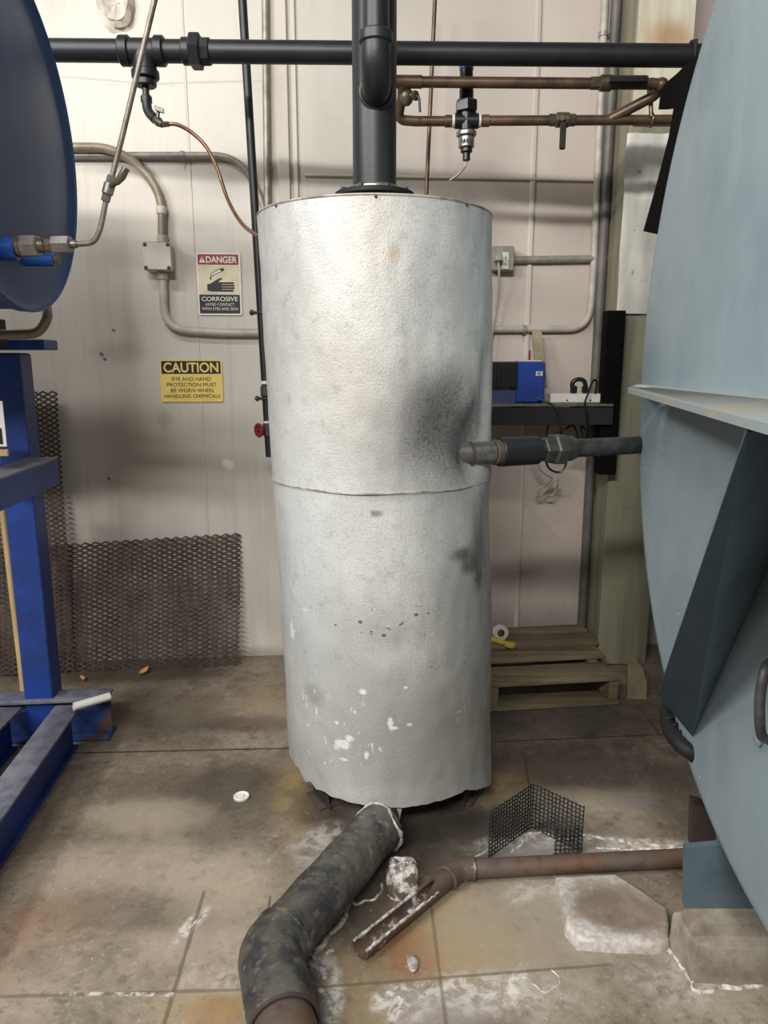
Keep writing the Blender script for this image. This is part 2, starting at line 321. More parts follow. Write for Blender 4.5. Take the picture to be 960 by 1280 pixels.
# ------------------------------------------------------------------ mesh helpers
class MB:
    def __init__(s): s.v = []; s.f = []
    def add(s, vs, fs):
        b = len(s.v); s.v += [V(v) for v in vs]; s.f += [tuple(i+b for i in f) for f in fs]; return s
    def box(s, c, size, X=(1,0,0), Y=None, Z=(0,0,1), bev=0.0):
        X = V(X).normalized(); Z = V(Z).normalized(); Y = V(Y).normalized() if Y else Z.cross(X).normalized()
        hx, hy, hz = [q/2 for q in size]; c = V(c)
        if bev <= 0:
            vs = [c+X*(hx*i)+Y*(hy*j)+Z*(hz*k) for k in (-1,1) for j in (-1,1) for i in (-1,1)]
            return s.add(vs, [(0,2,3,1),(4,5,7,6),(0,1,5,4),(2,6,7,3),(0,4,6,2),(1,3,7,5)])
        b = min(bev, hx*.9, hy*.9, hz*.9); rings = []
        for (z, e) in ((-hz, b), (-hz+b, 0), (hz-b, 0), (hz, b)):
            ax, ay = hx-e, hy-e; q = b*.6 if e == 0 else 0
            pts = [(-ax+q,-ay),(ax-q,-ay),(ax,-ay+q),(ax,ay-q),(ax-q,ay),(-ax+q,ay),(-ax,ay-q),(-ax,-ay+q)] if True else []
            if e: q2 = b*.4; pts = [(-ax+q2,-ay),(ax-q2,-ay),(ax,-ay+q2),(ax,ay-q2),(ax-q2,ay),(-ax+q2,ay),(-ax,ay-q2),(-ax,-ay+q2)]
            rings.append([c+X*px+Y*py+Z*z for px,py in pts])
        return s.loft(rings)
    def loft(s, rings, cap=True, closed=True):
        n = len(rings[0]); vs = [p for r in rings for p in r]; fs = []
        for i in range(len(rings)-1):
            for j in range(n if closed else n-1):
                k = (j+1)%n; fs.append((i*n+j, i*n+k, (i+1)*n+k, (i+1)*n+j))
        if cap: fs += [tuple(reversed(range(n))), tuple((len(rings)-1)*n+j for j in range(n))]
        return s.add(vs, fs)
    def frame(s, ax):
        ax = V(ax).normalized(); up = V((0,0,1)) if abs(ax.z) < .9 else V((1,0,0))
        a = up.cross(ax).normalized(); return a, ax.cross(a).normalized(), ax
    def lathe(s, prof, o, ax=(0,0,1), seg=32, cap=True):
        a, b, ax = s.frame(ax); o = V(o)
        return s.loft([[o+ax*h+(a*math.cos(2*PI*j/seg)+b*math.sin(2*PI*j/seg))*max(r,1e-5) for j in range(seg)] for r,h in prof], cap)
    def cyl(s, p, q, r, seg=24, bev=0.0, r2=None):
        p, q = V(p), V(q); L = (q-p).length; r2 = r if r2 is None else r2
        pr = [(r-bev,0),(r,bev),(r2,L-bev),(r2-bev,L)] if bev else [(r,0),(r2,L)]
        return s.lathe(pr, p, q-p, seg)
    def hexa(s, p, q, r, bev=.003):
        return s.cyl(p, q, r, 6, bev)
    def tube(s, pts, r, seg=12, cap=True, closed=False):
        pts = [V(p) for p in pts]; n = len(pts); rings = []
        rad = r if isinstance(r, (list,tuple)) else [r]*n
        T = []
        for i in range(n):
            d = (pts[min(i+1,n-1)]-pts[max(i-1,0)]); T.append(d.normalized())
        a, b, _ = s.frame(T[0])
        for i in range(n):
            a = (a - T[i]*a.dot(T[i])).normalized(); b = T[i].cross(a).normalized()
            rings.append([pts[i]+(a*math.cos(2*PI*j/seg)+b*math.sin(2*PI*j/seg))*rad[i] for j in range(seg)])
        return s.loft(rings, cap)
    def prism(s, poly, d):
        poly = [V(p) for p in poly]; d = V(d); return s.loft([poly, [p+d for p in poly]])
    def ball(s, c, r, sx=1, sy=1, sz=1, seg=14):
        c = V(c); rings = []
        for i in range(1, seg//2):
            a = PI*i/(seg//2); rings.append([c+V((math.sin(a)*math.cos(2*PI*j/seg)*r*sx, math.sin(a)*math.sin(2*PI*j/seg)*r*sy, -math.cos(a)*r*sz)) for j in range(seg)])
        return s.loft(rings)
    def torus(s, c, ax, R, r, seg=32, n=10):
        a, b, ax = s.frame(ax); c = V(c)
        rings = []
        for i in range(seg+1):
            t = 2*PI*i/seg; d = a*math.cos(t)+b*math.sin(t)
            rings.append([c+d*(R+r*math.cos(2*PI*j/n))+ax*(r*math.sin(2*PI*j/n)) for j in range(n)])
        return s.loft(rings, cap=False)
    def build(s, name, mat, parent=None, smooth=40):
        me = bpy.data.meshes.new(name); o = bpy.data.objects.new(name, me); COL.objects.link(o)
        off = ROOT.get(parent.name, V((0,0,0))) if parent else V((0,0,0))
        me.from_pydata([tuple(v-off) for v in s.v], [], s.f)
        import bmesh
        bm = bmesh.new(); bm.from_mesh(me); bmesh.ops.recalc_face_normals(bm, faces=bm.faces); bm.to_mesh(me); bm.free()
        me.materials.append(mat)
        if smooth:
            me.shade_smooth(); me.set_sharp_from_angle(angle=math.radians(smooth))
        if parent: o.parent = parent; ROOT[o.name] = off
        return o
ROOT = {}
def fillet(pts, r, n=8):
    pts = [V(p) for p in pts]; out = [pts[0]]
    for i in range(1, len(pts)-1):
        a, b, c = pts[i-1], pts[i], pts[i+1]; d1 = (a-b); d2 = (c-b)
        q = min(r, d1.length*.48, d2.length*.48); p1 = b+d1.normalized()*q; p2 = b+d2.normalized()*q
        for k in range(n+1):
            t = k/n; out.append(p1*(1-t)**2 + b*2*t*(1-t) + p2*t*t)
    out.append(pts[-1]); return out
def smooth_path(pts, n=8):
    pts = [V(p) for p in pts]; q = [pts[0]*2-pts[1]]+pts+[pts[-1]*2-pts[-2]]; out = []
    for i in range(1, len(q)-2):
        p0,p1,p2,p3 = q[i-1:i+3]
        for k in range(n):
            t = k/n; out.append(.5*((2*p1)+(p2-p0)*t+(2*p0-5*p1+4*p2-p3)*t*t+(3*p1-p0-3*p2+p3)*t**3))
    out.append(pts[-1]); return out

def tag(o, label, cat, group=None):
    o['label'] = label; o['category'] = cat
    if group: o['group'] = group
    return o
def thing(name, loc, label, cat, group=None):
    o = bpy.data.objects.new(name, None); COL.objects.link(o); o.location = V(loc); ROOT[o.name] = V(loc)
    o.empty_display_size = .1
    return tag(o, label, cat, group)
def struct(name, mb, mat, smooth=40):
    o = mb.build(name, mat, None, smooth); o['kind'] = 'structure'; return o

def text_mesh(name, body, center, X, Z, height, width, mat, parent, n, bold=.012, depth=.0004):
    cu = bpy.data.curves.new(name, 'FONT'); cu.body = body; cu.align_x = 'CENTER'; cu.align_y = 'CENTER'; cu.size = 1; cu.offset = bold
    to = bpy.data.objects.new(name+'_t', cu); COL.objects.link(to)
    bpy.context.view_layer.update()
    dg = bpy.context.evaluated_depsgraph_get(); me0 = bpy.data.meshes.new_from_object(to.evaluated_get(dg))
    xs = [v.co.x for v in me0.vertices]; ys = [v.co.y for v in me0.vertices]
    cx, cy = (min(xs)+max(xs))/2, (min(ys)+max(ys))/2; sx = width/(max(xs)-min(xs)); sy = height/(max(ys)-min(ys))
    X = V(X); Z = V(Z); mb = MB()
    mb.v = [V(center)+X*((v.co.x-cx)*sx)+Z*((v.co.y-cy)*sy)+V(n)*depth for v in me0.vertices]; mb.f = [tuple(p.vertices) for p in me0.polygons]
    COL.objects.unlink(to); bpy.data.objects.remove(to); bpy.data.curves.remove(cu); bpy.data.meshes.remove(me0)
    return mb.build(name, mat, parent, 0)

# ------------------------------------------------------------------ the setting
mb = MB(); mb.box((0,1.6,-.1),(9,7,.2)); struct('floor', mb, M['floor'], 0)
mb = MB(); mb.box(WP+V((0,.1*1.003,2.2)),(9,.2,4.6),X=WX,Y=-WN); struct('wall_back', mb, M['wall'], 0)
def wall_strip(name, px0, px1, y0, y1, th, mat='wall_rib'):
    a = PW((px0+px1)/2, y0); b = PW((px0+px1)/2, y1); w = (PW(px1,(y0+y1)/2)-PW(px0,(y0+y1)/2)).length
    mb = MB(); c = (a+b)/2; x = (a.x+b.x)/2
    ctr = V((x, WP.y+.08*x, (a.z+b.z)/2)) + WN*(th/2-.002)
    mb.box(ctr,(w,th+.004,abs(a.z-b.z)),X=WX,Y=-WN,bev=.003); return struct(name, mb, M[mat])
z0 = .0
def vrib(name, px, py, w, th):
    p = PW(px,py); mb = MB(); mb.box(V((p.x, WP.y+.08*p.x, 2.1))+WN*(th/2-.002),(w,th+.004,4.2),X=WX,Y=-WN,bev=min(th*.6,.006)); struct(name, mb, M['wall_rib'])
vrib('trim_1', 353, 120, .05, .02); vrib('trim_2', 368, 120, .02, .012); vrib('trim_3', 663, 300, .022, .010); vrib('trim_4', 258, 640, .012, .003)
for nm, x0, x1, y in (('trim_5', 380, 757, 223),):
    a = PW(x0,y); b = PW(x1,y); mb = MB(); c = V(((a.x+b.x)/2,0,(a.z+b.z)/2)); c.y = WP.y+.08*c.x
    mb.box(c+WN*.005,(b.x-a.x,.016,.012),X=WX,Y=-WN,bev=.004); struct(nm, mb, M['wall_rib'])

# ------------------------------------------------------------------ steel column on the right with its cladding
CXL, CXR, CYF = 1.038, 1.275, 3.38
col_root = thing('steel_column', (1.15,3.4,0), 'olive grey square building column at the wall, dressed with cream and bright metal sheets', 'column')
mb = MB(); mb.box(((CXL+CXR)/2,(CYF+3.66)/2,2.1),(CXR-CXL,3.66-CYF,4.2),bev=.008); mb.build('shaft', M['column'], col_root)
a = P(800,0,CYF-.012); b = P(868,156,CYF-.012)
mb = MB(); mb.box(((CXL+CXR)/2+.002,CYF-.006,(b.z+3.4)/2),(CXR-CXL-.006,.016,3.4-b.z),bev=.003); mb.build('cream_panel', M['cream'], col_root)['label'] = 'cream sheet with a rust stain'
zt = P(800,166,CYF-.02).z; zb = P(790,392,CYF-.02).z
mb = MB()
rings = []
for i in range(13):
    z = zb+(zt-zb)*i/12; rings.append([V((CXL-.012+.23*j/8, CYF-.014-.006*math.sin(i*1.1+j*.9)-.004*math.sin(j*2.3), z)) for j in range(9)])
mb.loft(rings, cap=False, closed=False)
back = [[p+V((0,.009,0)) for p in r] for r in rings]; mb.loft(back, cap=False, closed=False)
mb.build('foil_sheet', M['sheet'], col_root)['label'] = 'crumpled bright metal sheet'

# ------------------------------------------------------------------ the insulated tank
tank = thing('storage_tank', (TX,TY,0), 'tall silver insulated cylindrical tank with dented jacket standing in the middle', 'tank')
def lean(z): return -.028+.05*(1.86-z)/1.71
def jacket_shell(z_hi, z_lo_fn, r0, name, nz_=110, nt=220, dent=True, top_roll=False):
    rings = []
    for i in range(nz_+1):
        ring = []
        for j in range(nt):
            a = 2*PI*j/nt                      # 0 = towards the camera, + = right
            zl = z_lo_fn(a); z = z_hi + (zl-z_hi)*i/nz_
            r = r0
            if dent:
                d = ((a+PI)%(2*PI))-PI
                # hollow beside the side outlet, its crease and softer knocks
                r -= .026*math.exp(-((d-.55)/.24)**2 - ((z-1.24)/.10)**2)
                r -= .040*math.exp(-((d-.92)/.20)**2 - ((z-1.20)/.10)**2)
                r += .012*math.exp(-((d-.80)/.09)**2 - ((z-1.34)/.05)**2); r -= .020*math.exp(-((d-1.15)/.12)**2 - ((z-1.36)/.13)**2)
                r -= .018*math.exp(-((d-1.25)/.25)**2 - ((z-.97)/.12)**2)
                r -= .007*math.exp(-((d-.1)/.25)**2 - ((z-.66)/.05)**2)
                r -= .006*math.exp(-((d+.55)/.3)**2 - ((z-.72)/.08)**2)
                r += .004*mnoise.noise(V((math.sin(a)*2.6, math.cos(a)*2.6, z*4)))+.0018*mnoise.noise(V((math.sin(a)*9, math.cos(a)*9, z*13)))
            ring.append(V((TX+lean(z)-TX+r*math.sin(a), TY-r*math.cos(a), z)))
        rings.append(ring)
    return rings
def low_edge(a):
    d = ((a+PI)%(2*PI))-PI
    z = .152 + .006*mnoise.noise(V((a*3,0,1))) + .004*mnoise.noise(V((a*14,3,1)))
    z -= .085*max(0,min(1,(d-.75)/.6)) if d > 0 else 0
    if d < -.2: z += .012*abs(math.sin(d*17)) * max(0, 1-abs(d+.85)/.6)
    if d < -.95: z += .02*min(1,(-.95-d)/.1)
    return z
SEAM = 1.107
rings = jacket_shell(1.862, lambda a: SEAM-.012, TR+.0015, 'upper'); mb = MB(); mb.loft(rings, cap=False)
inner = [[V((TX+(p.x-TX)*.992, TY+(p.y-TY)*.992, p.z)) for p in rings[0]]]
up = mb.build('upper_jacket', M['jacket'], tank, 60)
rings = jacket_shell(SEAM+.004, low_edge, TR-.0005, 'lower')
mb = MB(); mb.loft(rings, cap=False)
# the thickness of the insulation at the ragged lower edge
last = rings[-1]; ins = [V((lean(.15)+(p.x-lean(.15))*.965, TY+(p.y-TY)*.965, p.z+.004)) for p in last]; top_in = [p+V((0,0,.12)) for p in ins]
mb.loft([last, ins, top_in], cap=False); lo = mb.build('lower_jacket', M['jacket'], tank, 60)
# lid with rolled rim
mb = MB(); mb.lathe([(.0,-.02),(TR-.014,-.02),(TR-.014,-.004),(.0,.002)], (lean(1.86),TY,1.86), seg=96); lid = mb.build('lid', M['steel'], tank)
for aa in (.02, .8, -.85):
    mb = MB(); p = V((lean(1.85)+(TR+.003)*math.sin(aa), TY-(TR+.003)*math.cos(aa), 1.857)); mb.lathe([(.004,-.002),(.004,.002),(.002,.004)], p, (math.sin(aa),-math.cos(aa),0), 10); mb.build('screw', M['iron'], lid)
mb = MB(); rim0 = jacket_shell(1.862, lambda a: SEAM-.012, TR+.0005, 'upper')[0]; mb.tube(rim0+rim0[:2], .0035, 8, cap=False); mb.build('rim_bead', M['rim'], tank)
# overlap band along the seam
mb = MB(); pts = []
for i in range(100):
    a = -1.52+i/99*2.42; pts.append((a, SEAM-.008+.002*math.sin(a*6)))
rr = []
for a, z in pts:
    d = a; r = TR+.003-.026*math.exp(-((d-.55)/.24)**2-((z-1.24)/.10)**2)-.040*math.exp(-((d-.92)/.20)**2-((z-1.20)/.10)**2)+.004*mnoise.noise(V((math.sin(a)*2.6,math.cos(a)*2.6,z*4)))-.018*math.exp(-((d-1.25)/.25)**2-((z-.97)/.12)**2)
    lift = .0025*max(0,1-((a+.15)/.3)**2)
    rr.append([V((lean(z)+(r+q)*math.sin(a),TY-(r+q)*math.cos(a),z+h)) for q,h in ((-.004,-.002),(.0012+lift,-.002),(.0012+lift,.001),(-.004,.002))])
mb.loft(rr); mb.build('seam_edge', M['rim'], tank)
# steel bottom head inside the jacket
mb = MB(); mb.lathe([(.0,.20),(.12,.205),(.24,.235),(.31,.285),(.315,.30),(.0,.30)], (lean(.2),TY,0), seg=64); mb.build('bottom_head', M['rust_dark'], tank)
# legs: angle irons on foot plates
for (px,py,rz) in ((416,1003,.5),(572,999,-.5),(430,950,.2),(560,950,-.2)):
    p = PZ(px,py); d = V((math.cos(rz),math.sin(rz),0)); e = V((-d.y,d.x,0))
    mb = MB(); w = .075
    poly = [p+d*(-w/2), p+d*(w/2), p+d*(w/2)+e*.007, p+d*(-w/2+.007)+e*.007, p+d*(-w/2+.007)+e*w, p+d*(-w/2)+e*w]
    mb.prism([q+V((0,0,.008)) for q in poly], (0,0,.26)); lg = mb.build('leg', M['rust_dark'], tank)
    mb = MB(); mb.box(p+e*.03+V((0,0,.005)),(.12,.11,.01),X=d,bev=.002); mb.build('foot_plate', M['rust'], lg)
    for s_ in (-1,1):
        mb = MB(); g = p+d*(s_*.034); mb.prism([g+V((0,0,.01)), g-e*.045+V((0,0,.01)), g-e*.012+V((0,0,.075)), g+V((0,0,.08))], d*.006); mb.build('gusset', M['rust_dark'], lg)
# loose tongue of insulation under the edge
a = P(497,1008,2.0); mb = MB(); mb.prism([P(487,1002,2.0),P(504,1003,2.0),P(500,1022,2.0),P(495,1043,2.0),P(490,1040,2.0),P(489,1020,2.0)],(0,.004,0)); mb.build('jacket_scrap', M['jacket'], tank)
# nozzle at the side, its collar
n0 = P(588,567,2.17); n1 = P(800,556,2.43); nd = (n1-n0).normalized()
mb = MB(); mb.cyl(n0-nd*.07, n0+nd*.075, .034, 28, .002); noz = mb.build('side_nozzle', M['steel'], tank)
mb = MB(); mb.torus(n0-nd*.006, nd, .036, .004, 32, 8); mb.build('collar', M['rust_dark'], noz)
# bottom outlet elbow
bo = [V((.0,2.20,.24)), V((.0,2.17,.17)), V((-.012,2.10,.115)), PZ(476,1030,.105)]
mb = MB(); mb.tube(smooth_path(bo,6), .055, 24); mb.build('bottom_outlet', M['rust_dark'], tank)

# ------------------------------------------------------------------ vent stack on the tank
VX, VR = -.0275, .0635
vent = thing('vent_pipe', (VX,TY,1.866), 'thick black vertical vent pipe rising from the top of the silver tank', 'pipe')
mb = MB(); mb.cyl((VX,TY,1.866),(VX,TY,3.4),VR,40); mb.build('riser', M['black_pipe'], vent)
mb = MB(); mb.lathe([(.066,0),(.115,0),(.117,.002),(.117,.012),(.115,.014),(.066,.014)],(VX,TY,1.920),seg=40,cap=False); fl = mb.build('flange', M['black_matte'], vent)
mb = MB(); mb.lathe([(.066,0),(.082,0),(.080,.012),(.064,.02)],(VX,TY,1.934),seg=40,cap=False); mb.build('weld_neck', M['steel'], vent)
for k in range(8):
    a = 2*PI*(k+.5)/8; p = V((VX+.098*math.cos(a),TY+.098*math.sin(a),1.911)); mb = MB(); mb.hexa(p,p+V((0,0,.034)),.009,.002); mb.build('bolt', M['iron'], fl)
by = 2.185; bx = P(470,60,by).x; zc = P(470,47,by).z
mb = MB(); mb.cyl((bx,by,zc),(bx,by,3.4),.0355,32); mb.build('branch_pipe', M['black_pipe'], vent)
path = [V((bx,by,zc)),V((bx,by,zc-.035))]+[V((bx,by+.072*(1-math.cos(t)),zc-.035-.072*math.sin(t))) for t in [PI/2*k/10 for k in range(1,11)]]+[V((bx,TY-.03,zc-.107))]
mb = MB(); mb.tube(path,.0405,32); el = mb.build('elbow', M['black_pipe'], vent)
mb = MB(); mb.cyl((bx,by,zc-.016),(bx,by,zc+.014),.046,32,.004); mb.build('elbow_collar', M['black_pipe'], el)
mb = MB(); mb.torus((bx,TY-.060,zc-.107),(0,1,0),.044,.006,32,8); mb.build('weld_ring', M['black_pipe'], el)

# ------------------------------------------------------------------ pipe from tank to vessel
cp = thing('outlet_pipe', (n0+n1)/2, 'grey iron pipe with union running from the silver tank into the blue-grey vessel', 'pipe')
def at(px):                                  # point on the pipe axis at image column px
    best = min((abs(480+F*((n0+nd*s_).x)/(((n0+nd*s_).y)*CT-((n0+nd*s_).z-EYE)*ST)-px), s_) for s_ in [i/1000 for i in range(0,750)]); return n0+nd*best[1]
mb = MB(); mb.cyl(n0+nd*.06, at(690), .026, 24); mb.cyl(at(690), n1+nd*.03, .029, 24); mb.build('pipe_run', M['iron'], cp)
mb = MB(); mb.cyl(at(623),at(671),.044,32,.003); mb.build('coupling', M['black_pipe'], cp)
mb = MB(); mb.cyl(at(616),at(625),.038,24,.002); mb.build('rust_ring', M['rust'], cp)
mb = MB(); mb.hexa(at(677),at(690),.040,.004); mb.build('union_end', M['iron'], cp)
mb = MB(); mb.hexa(at(689),at(704),.051,.005); mb.build('union_nut', M['iron'], cp)
mb = MB(); mb.cyl(at(703),at(716),.040,8,.004); mb.build('union_end', M['iron'], cp)

# ------------------------------------------------------------------ big black header pipe
hp = thing('header_pipe', P(300,65,2.8), 'long thick black horizontal pipe crossing the top of the picture behind the vent', 'pipe')
h0, h1 = P(20,62.5,2.8), P(1010,71,2.8); hd = (h1-h0).normalized(); PRAD = .0365
mb = MB(); mb.cyl(h0,h1,PRAD,32); mb.build('pipe_run', M['black_pipe'], hp)
def ha(px):
    k = (px-20)/990; return P(px, 62.5+8.5*k, 2.8)
mb = MB(); mb.cyl(ha(160),ha(197),.040,28); mb.cyl(ha(150),ha(163),.048,28,.004); mb.cyl(ha(194),ha(206),.048,28,.004)
mb.cyl(ha(180),ha(180)-V((0,0,.075)),.040,28); tee = mb.build('tee', M['black_pipe'], hp)
c0 = ha(180)
mb = MB(); mb.cyl(c0-V((0,0,.060)),c0-V((0,0,.088)),.047,28,.004); mb.cyl(c0-V((0,0,.088)),c0-V((0,0,.112)),.036,28,.004); mb.build('bushing', M['black_pipe'], hp)
mb = MB(); mb.cyl(ha(228),ha(240),.043,28,.003); mb.hexa(ha(238),ha(252),.057,.004); mb.cyl(ha(251),ha(263),.045,8,.003); mb.build('union', M['black_pipe'], hp)
e0 = P(181,98,2.8); e1 = P(183,125,2.8); e2 = P(184,139,2.79); e3 = P(194,149,2.77); e4 = P(203,156,2.75)
mb = MB(); mb.tube([e0,e1],.012,16); mb.build('nipple', M['black_pipe'], hp)
mb = MB(); mb.tube(fillet([e1-V((0,0,-.012)),e2,e3],.03),.0165,18); mb.cyl(e1+V((0,0,.012)),e1-V((0,0,.01)),.0195,18,.002); mb.build('street_elbow', M['black_pipe'], hp)
mb = MB(); mb.tube([e3-(e4-e3)*.2,e3+(e4-e3)*.5,e4],[.013,.016,.010],16); mb.cyl(e4,P(211,155,2.74),.009,6,.001); pc = mb.build('petcock', M['brass'], hp)
mb = MB(); p = P(198,140,2.75); mb.cyl(P(197,148,2.75),p,.006,10); mb.box(P(199,137,2.74),(.034,.007,.016),X=(1,0,-.35),bev=.002); mb.build('petcock_handle', M['brass'], pc)
mb = MB(); ucl = [ha(863)+V((0,(PRAD+.006)*math.cos(t),(PRAD+.006)*math.sin(t))) for t in [2*PI*k/24 for k in range(25)]]; mb.tube(ucl,.006,8); mb.cyl(ha(863)+V((0,-.042,0)),ha(863)+V((0,-.042,.035)),.006,8); mb.build('clamp', M['black_matte'], hp)
ct = MB(); ct.tube(smooth_path([P(208,155,2.745),P(222,156,2.75),P(240,166,2.76),P(258,184,2.76),P(272,212,2.74),P(285,250,2.7),(P(302,279,2.62)),P(323,296,2.5)],8),.0065,10)
tag(ct.build('copper_tube', M['copper'], None), 'thin copper tube curving down from the black pipe valve behind the silver tank', 'tube')

# ------------------------------------------------------------------ brown copper pipes on the right
YU, YLo = 2.86, 2.94
up_ = thing('copper_pipe', P(650,103,YU), 'upper brown copper pipe with ball valve running right from behind the vent', 'pipe', 'copper pipes right of the vent')
u0, u1 = P(470,102,YU), P(822,105,YU)
mb = MB(); mb.cyl(u0,u1,.0185,20); mb.build('pipe_run', M['copper_old'], up_)
mb = MB(); mb.cyl(P(480,102,YU),P(528,102.4,YU),.0215,20,.002); mb.build('coupling', M['copper_old'], up_)
mb = MB(); mb.cyl(P(738,104,YU),P(750,104,YU),.022,8,.002); mb.cyl(P(748,104,YU),P(766,104,YU),.027,16,.008); mb.cyl(P(764,104,YU),P(774,104,YU),.022,8,.002); vb = mb.build('valve_body', M['brass'], up_)
mb = MB(); mb.cyl(P(761,104,YU)+V((0,-.02,0)),P(761,104,YU)+V((0,-.042,0)),.011,12,.002); mb.build('valve_stem', M['brass'], vb)
mb = MB(); mb.box(P(786,99,YU-.042),(.135,.012,.026),X=(1,0,.0),bev=.005); mb.build('lever', M['black_gloss'], vb)
eu = fillet([P(812,104,YU),P(829,106,YU),P(818,120,YU+.04),P(762,149,YLo)],.05)
mb = MB(); mb.tube(eu,.0185,18); mb.ball(P(827,106,YU),.024); mb.build('diagonal_leg', M['copper_old'], up_)
riser = fillet([P(503,106,YU),P(503,120,YU+.03),P(497,150,YLo),P(520,151.5,YLo)],.04)
lp = thing('copper_pipe', P(650,151,YLo), 'lower brown copper pipe with lever valve and inline sensor, below its twin', 'pipe', 'copper pipes right of the vent')
mb = MB(); mb.tube(riser,.0175,18); mb.build('riser_bend', M['copper_old'], lp)
mb = MB(); mb.cyl(P(515,151.5,YLo),P(566,151.5,YLo),.0175,20); mb.cyl(P(600,151,YLo),P(1000,149,YLo),.0175,20); mb.build('pipe_run', M['copper_old'], lp)
mb = MB(); mb.cyl(P(556,151.5,YLo),P(566,151.5,YLo),.021,20,.002); mb.build('coupling', M['copper_old'], lp)
mb = MB(); mb.cyl(P(602,151,YLo),P(612,151,YLo),.021,20,.002); mb.build('coupling', M['copper_old'], lp)
vc = P(508,121,YU+.02); mb = MB(); mb.ball(vc,.026,1,1,1.2); mb.cyl(vc,P(520,119,YU-.0),.012,10,.002); mb.cyl(P(517,120,YU),P(521,119,YU-.01),.017,6,.002); dv = mb.build('drain_valve', M['brass'], lp)
mb = MB(); mb.tube(fillet([P(519,120,YU-.01),P(524,121,YU-.02),P(525,140,YU-.02)],.012),.0045,8); mb.build('valve_lever', M['iron'], dv)
mb = MB(); mb.cyl(P(686,150,YLo),P(694,150,YLo),.022,8,.002); mb.cyl(P(693,150,YLo),P(713,150,YLo),.026,16,.008); mb.cyl(P(711,150,YLo),P(719,150,YLo),.022,8,.002); vb2 = mb.build('valve_body', M['brass'], lp)
mb = MB(); mb.cyl(P(703,148,YLo-.02),P(703,147,YLo-.05),.012,10,.002); mb.build('valve_stem', M['brass'], vb2)
mb = MB(); q0 = P(703,151,YLo-.05); q1 = P(704,187,YLo-.05); mb.box((q0+q1)/2,(.022,.010,(q0-q1).length),bev=.005); mb.build('lever', M['black_gloss'], vb2)
mb = MB(); mb.cyl(P(813,112,YLo-.02),P(814,146,YLo-.02),.008,10); mb.torus(P(814,150,YLo),(1,0,0),.022,.005,20,8); mb.torus(P(812,112,YLo-.02),(1,0,0),.014,.005,16,8); mb.build('hanger', M['brass'], lp)
# sensor in the lower copper pipe
sp = thing('pipe_sensor', P(583,160,YLo), 'black and silver inline sensor standing in the lower copper pipe', 'sensor')
s = lambda y: P(583,y,YLo)
mb = MB(); mb.cyl(P(568,151.3,YLo),P(598,151.3,YLo),.027,20,.003); mb.cyl(s(140),s(164),.027,20,.003); cross = mb.build('cross_fitting', M['black_gloss'], sp)
for x0,x1 in ((565,569),(597,601)):
    mb = MB(); mb.cyl(P(x0,151.3,YLo),P(x1,151.3,YLo),.0235,20,.001); mb.build('white_ring', M['white_plastic'], cross)
mb = MB(); mb.hexa(s(126),s(141),.042,.004); mb.cyl(s(112),s(127),.026,20); mb.build('union_nut', M['black_gloss'], sp)
mb = MB(); mb.cyl(s(72),s(115),.024,20); mb.build('stem', M['black_gloss'], sp)
mb = MB(); mb.cyl(s(82),s(88),.026,20,.002); mb.build('blue_band', M['blue_pipe'], sp)
mb = MB(); mb.cyl(s(164),s(171),.037,24,.004); mb.cyl(s(171),s(185),.029,24,.003); sb = mb.build('sensor_body', M['steel'], sp)
mb = MB(); 
for k in range(4): c_ = P(577+k*3.6,175.5,YLo-.031); mb.box(c_,(.007,.002,.011),bev=.0)
mb.build('printed_mark', M['sign_black'], sb)
mb = MB(); mb.cyl(s(185),s(191),.022,16,.003); mb.cyl(s(191),s(201),.014,16,.002); mb.build('cable_gland', M['black_gloss'], sp)
mb = MB(); mb.tube(smooth_path([s(200),P(581,208,YLo),P(574,217,YLo),P(562,226,YLo+.02)],6),.004,8); mb.build('cable', M['rope_white'], sp)

# thin hanging rod behind the vent
mb = MB(); mb.cyl(P(545,-30,3.3),P(533,243,3.3),.0085,12); mb.cyl(P(537,150,3.3),P(537,156,3.3),.011,12)
tag(mb.build('hanging_rod', M['copper_old'], None), 'thin brown vertical rod dropping behind the silver tank, right of the vent', 'rod')

# ------------------------------------------------------------------ conduits and boxes on the wall
def strap(p, d, r, parent):
    mb = MB(); a, b, ax = mb.frame(d)
    arc = [V(p)+ (WN*math.cos(t)+ax.cross(WN)*math.sin(t))*(r+.002) for t in [-PI*.62+PI*1.24*k/10 for k in range(11)]]
    rings = [[q-ax*.009,q+ax*.009,q+ax*.009+(q-V(p)).normalized()*.002,q-ax*.009+(q-V(p)).normalized()*.002] for q in arc]
    mb.loft(rings); e = ax.cross(WN); mb.box(V(p)-WN*(r*.8)+e*(r+.016),(.028,.004,.018),X=e,Y=WN,bev=.001)
    mb.build('strap', M['galv'], parent)
def conduit(label, pts, r, mat, fr=.12, straps=(), group=None):
    o = thing('conduit', pts[0], label, 'conduit', group or 'electrical conduits on the back wall')
    mb = MB(); mb.tube(fillet(pts,fr,10),r,14); mb.build('conduit_run', mat, o)
    for i, (p, d) in enumerate(straps): strap(p, d, r, o)
    return o
W = lambda px,py,off=.02: PW(px,py,off)
conduit('pale horizontal conduit high on the left wall, bending down beside the black riser', [W(20,194.5),W(300,194.5),W(334,262),W(336,420)], .0155, M['galv'], .16, [(W(228,194.5),WX)])
o = conduit('curved tan conduit sweeping from the blue tank down into the junction box', [W(40,184,.05),W(148,184,.05),W(202,235,.03),W(203,312,.03)], .0185, M['copper_old'], .24)
for c in o.children: c.data.materials[0] = painted('tan_conduit', rgb(168,154,134), rgb(128,114,96), .45, .2, 7, .08)
mb = MB(); mb.cyl(W(202,258,.03),W(202,268,.03),.023,16,.003); mb.build('coupling', M['conduit_paint'], o)
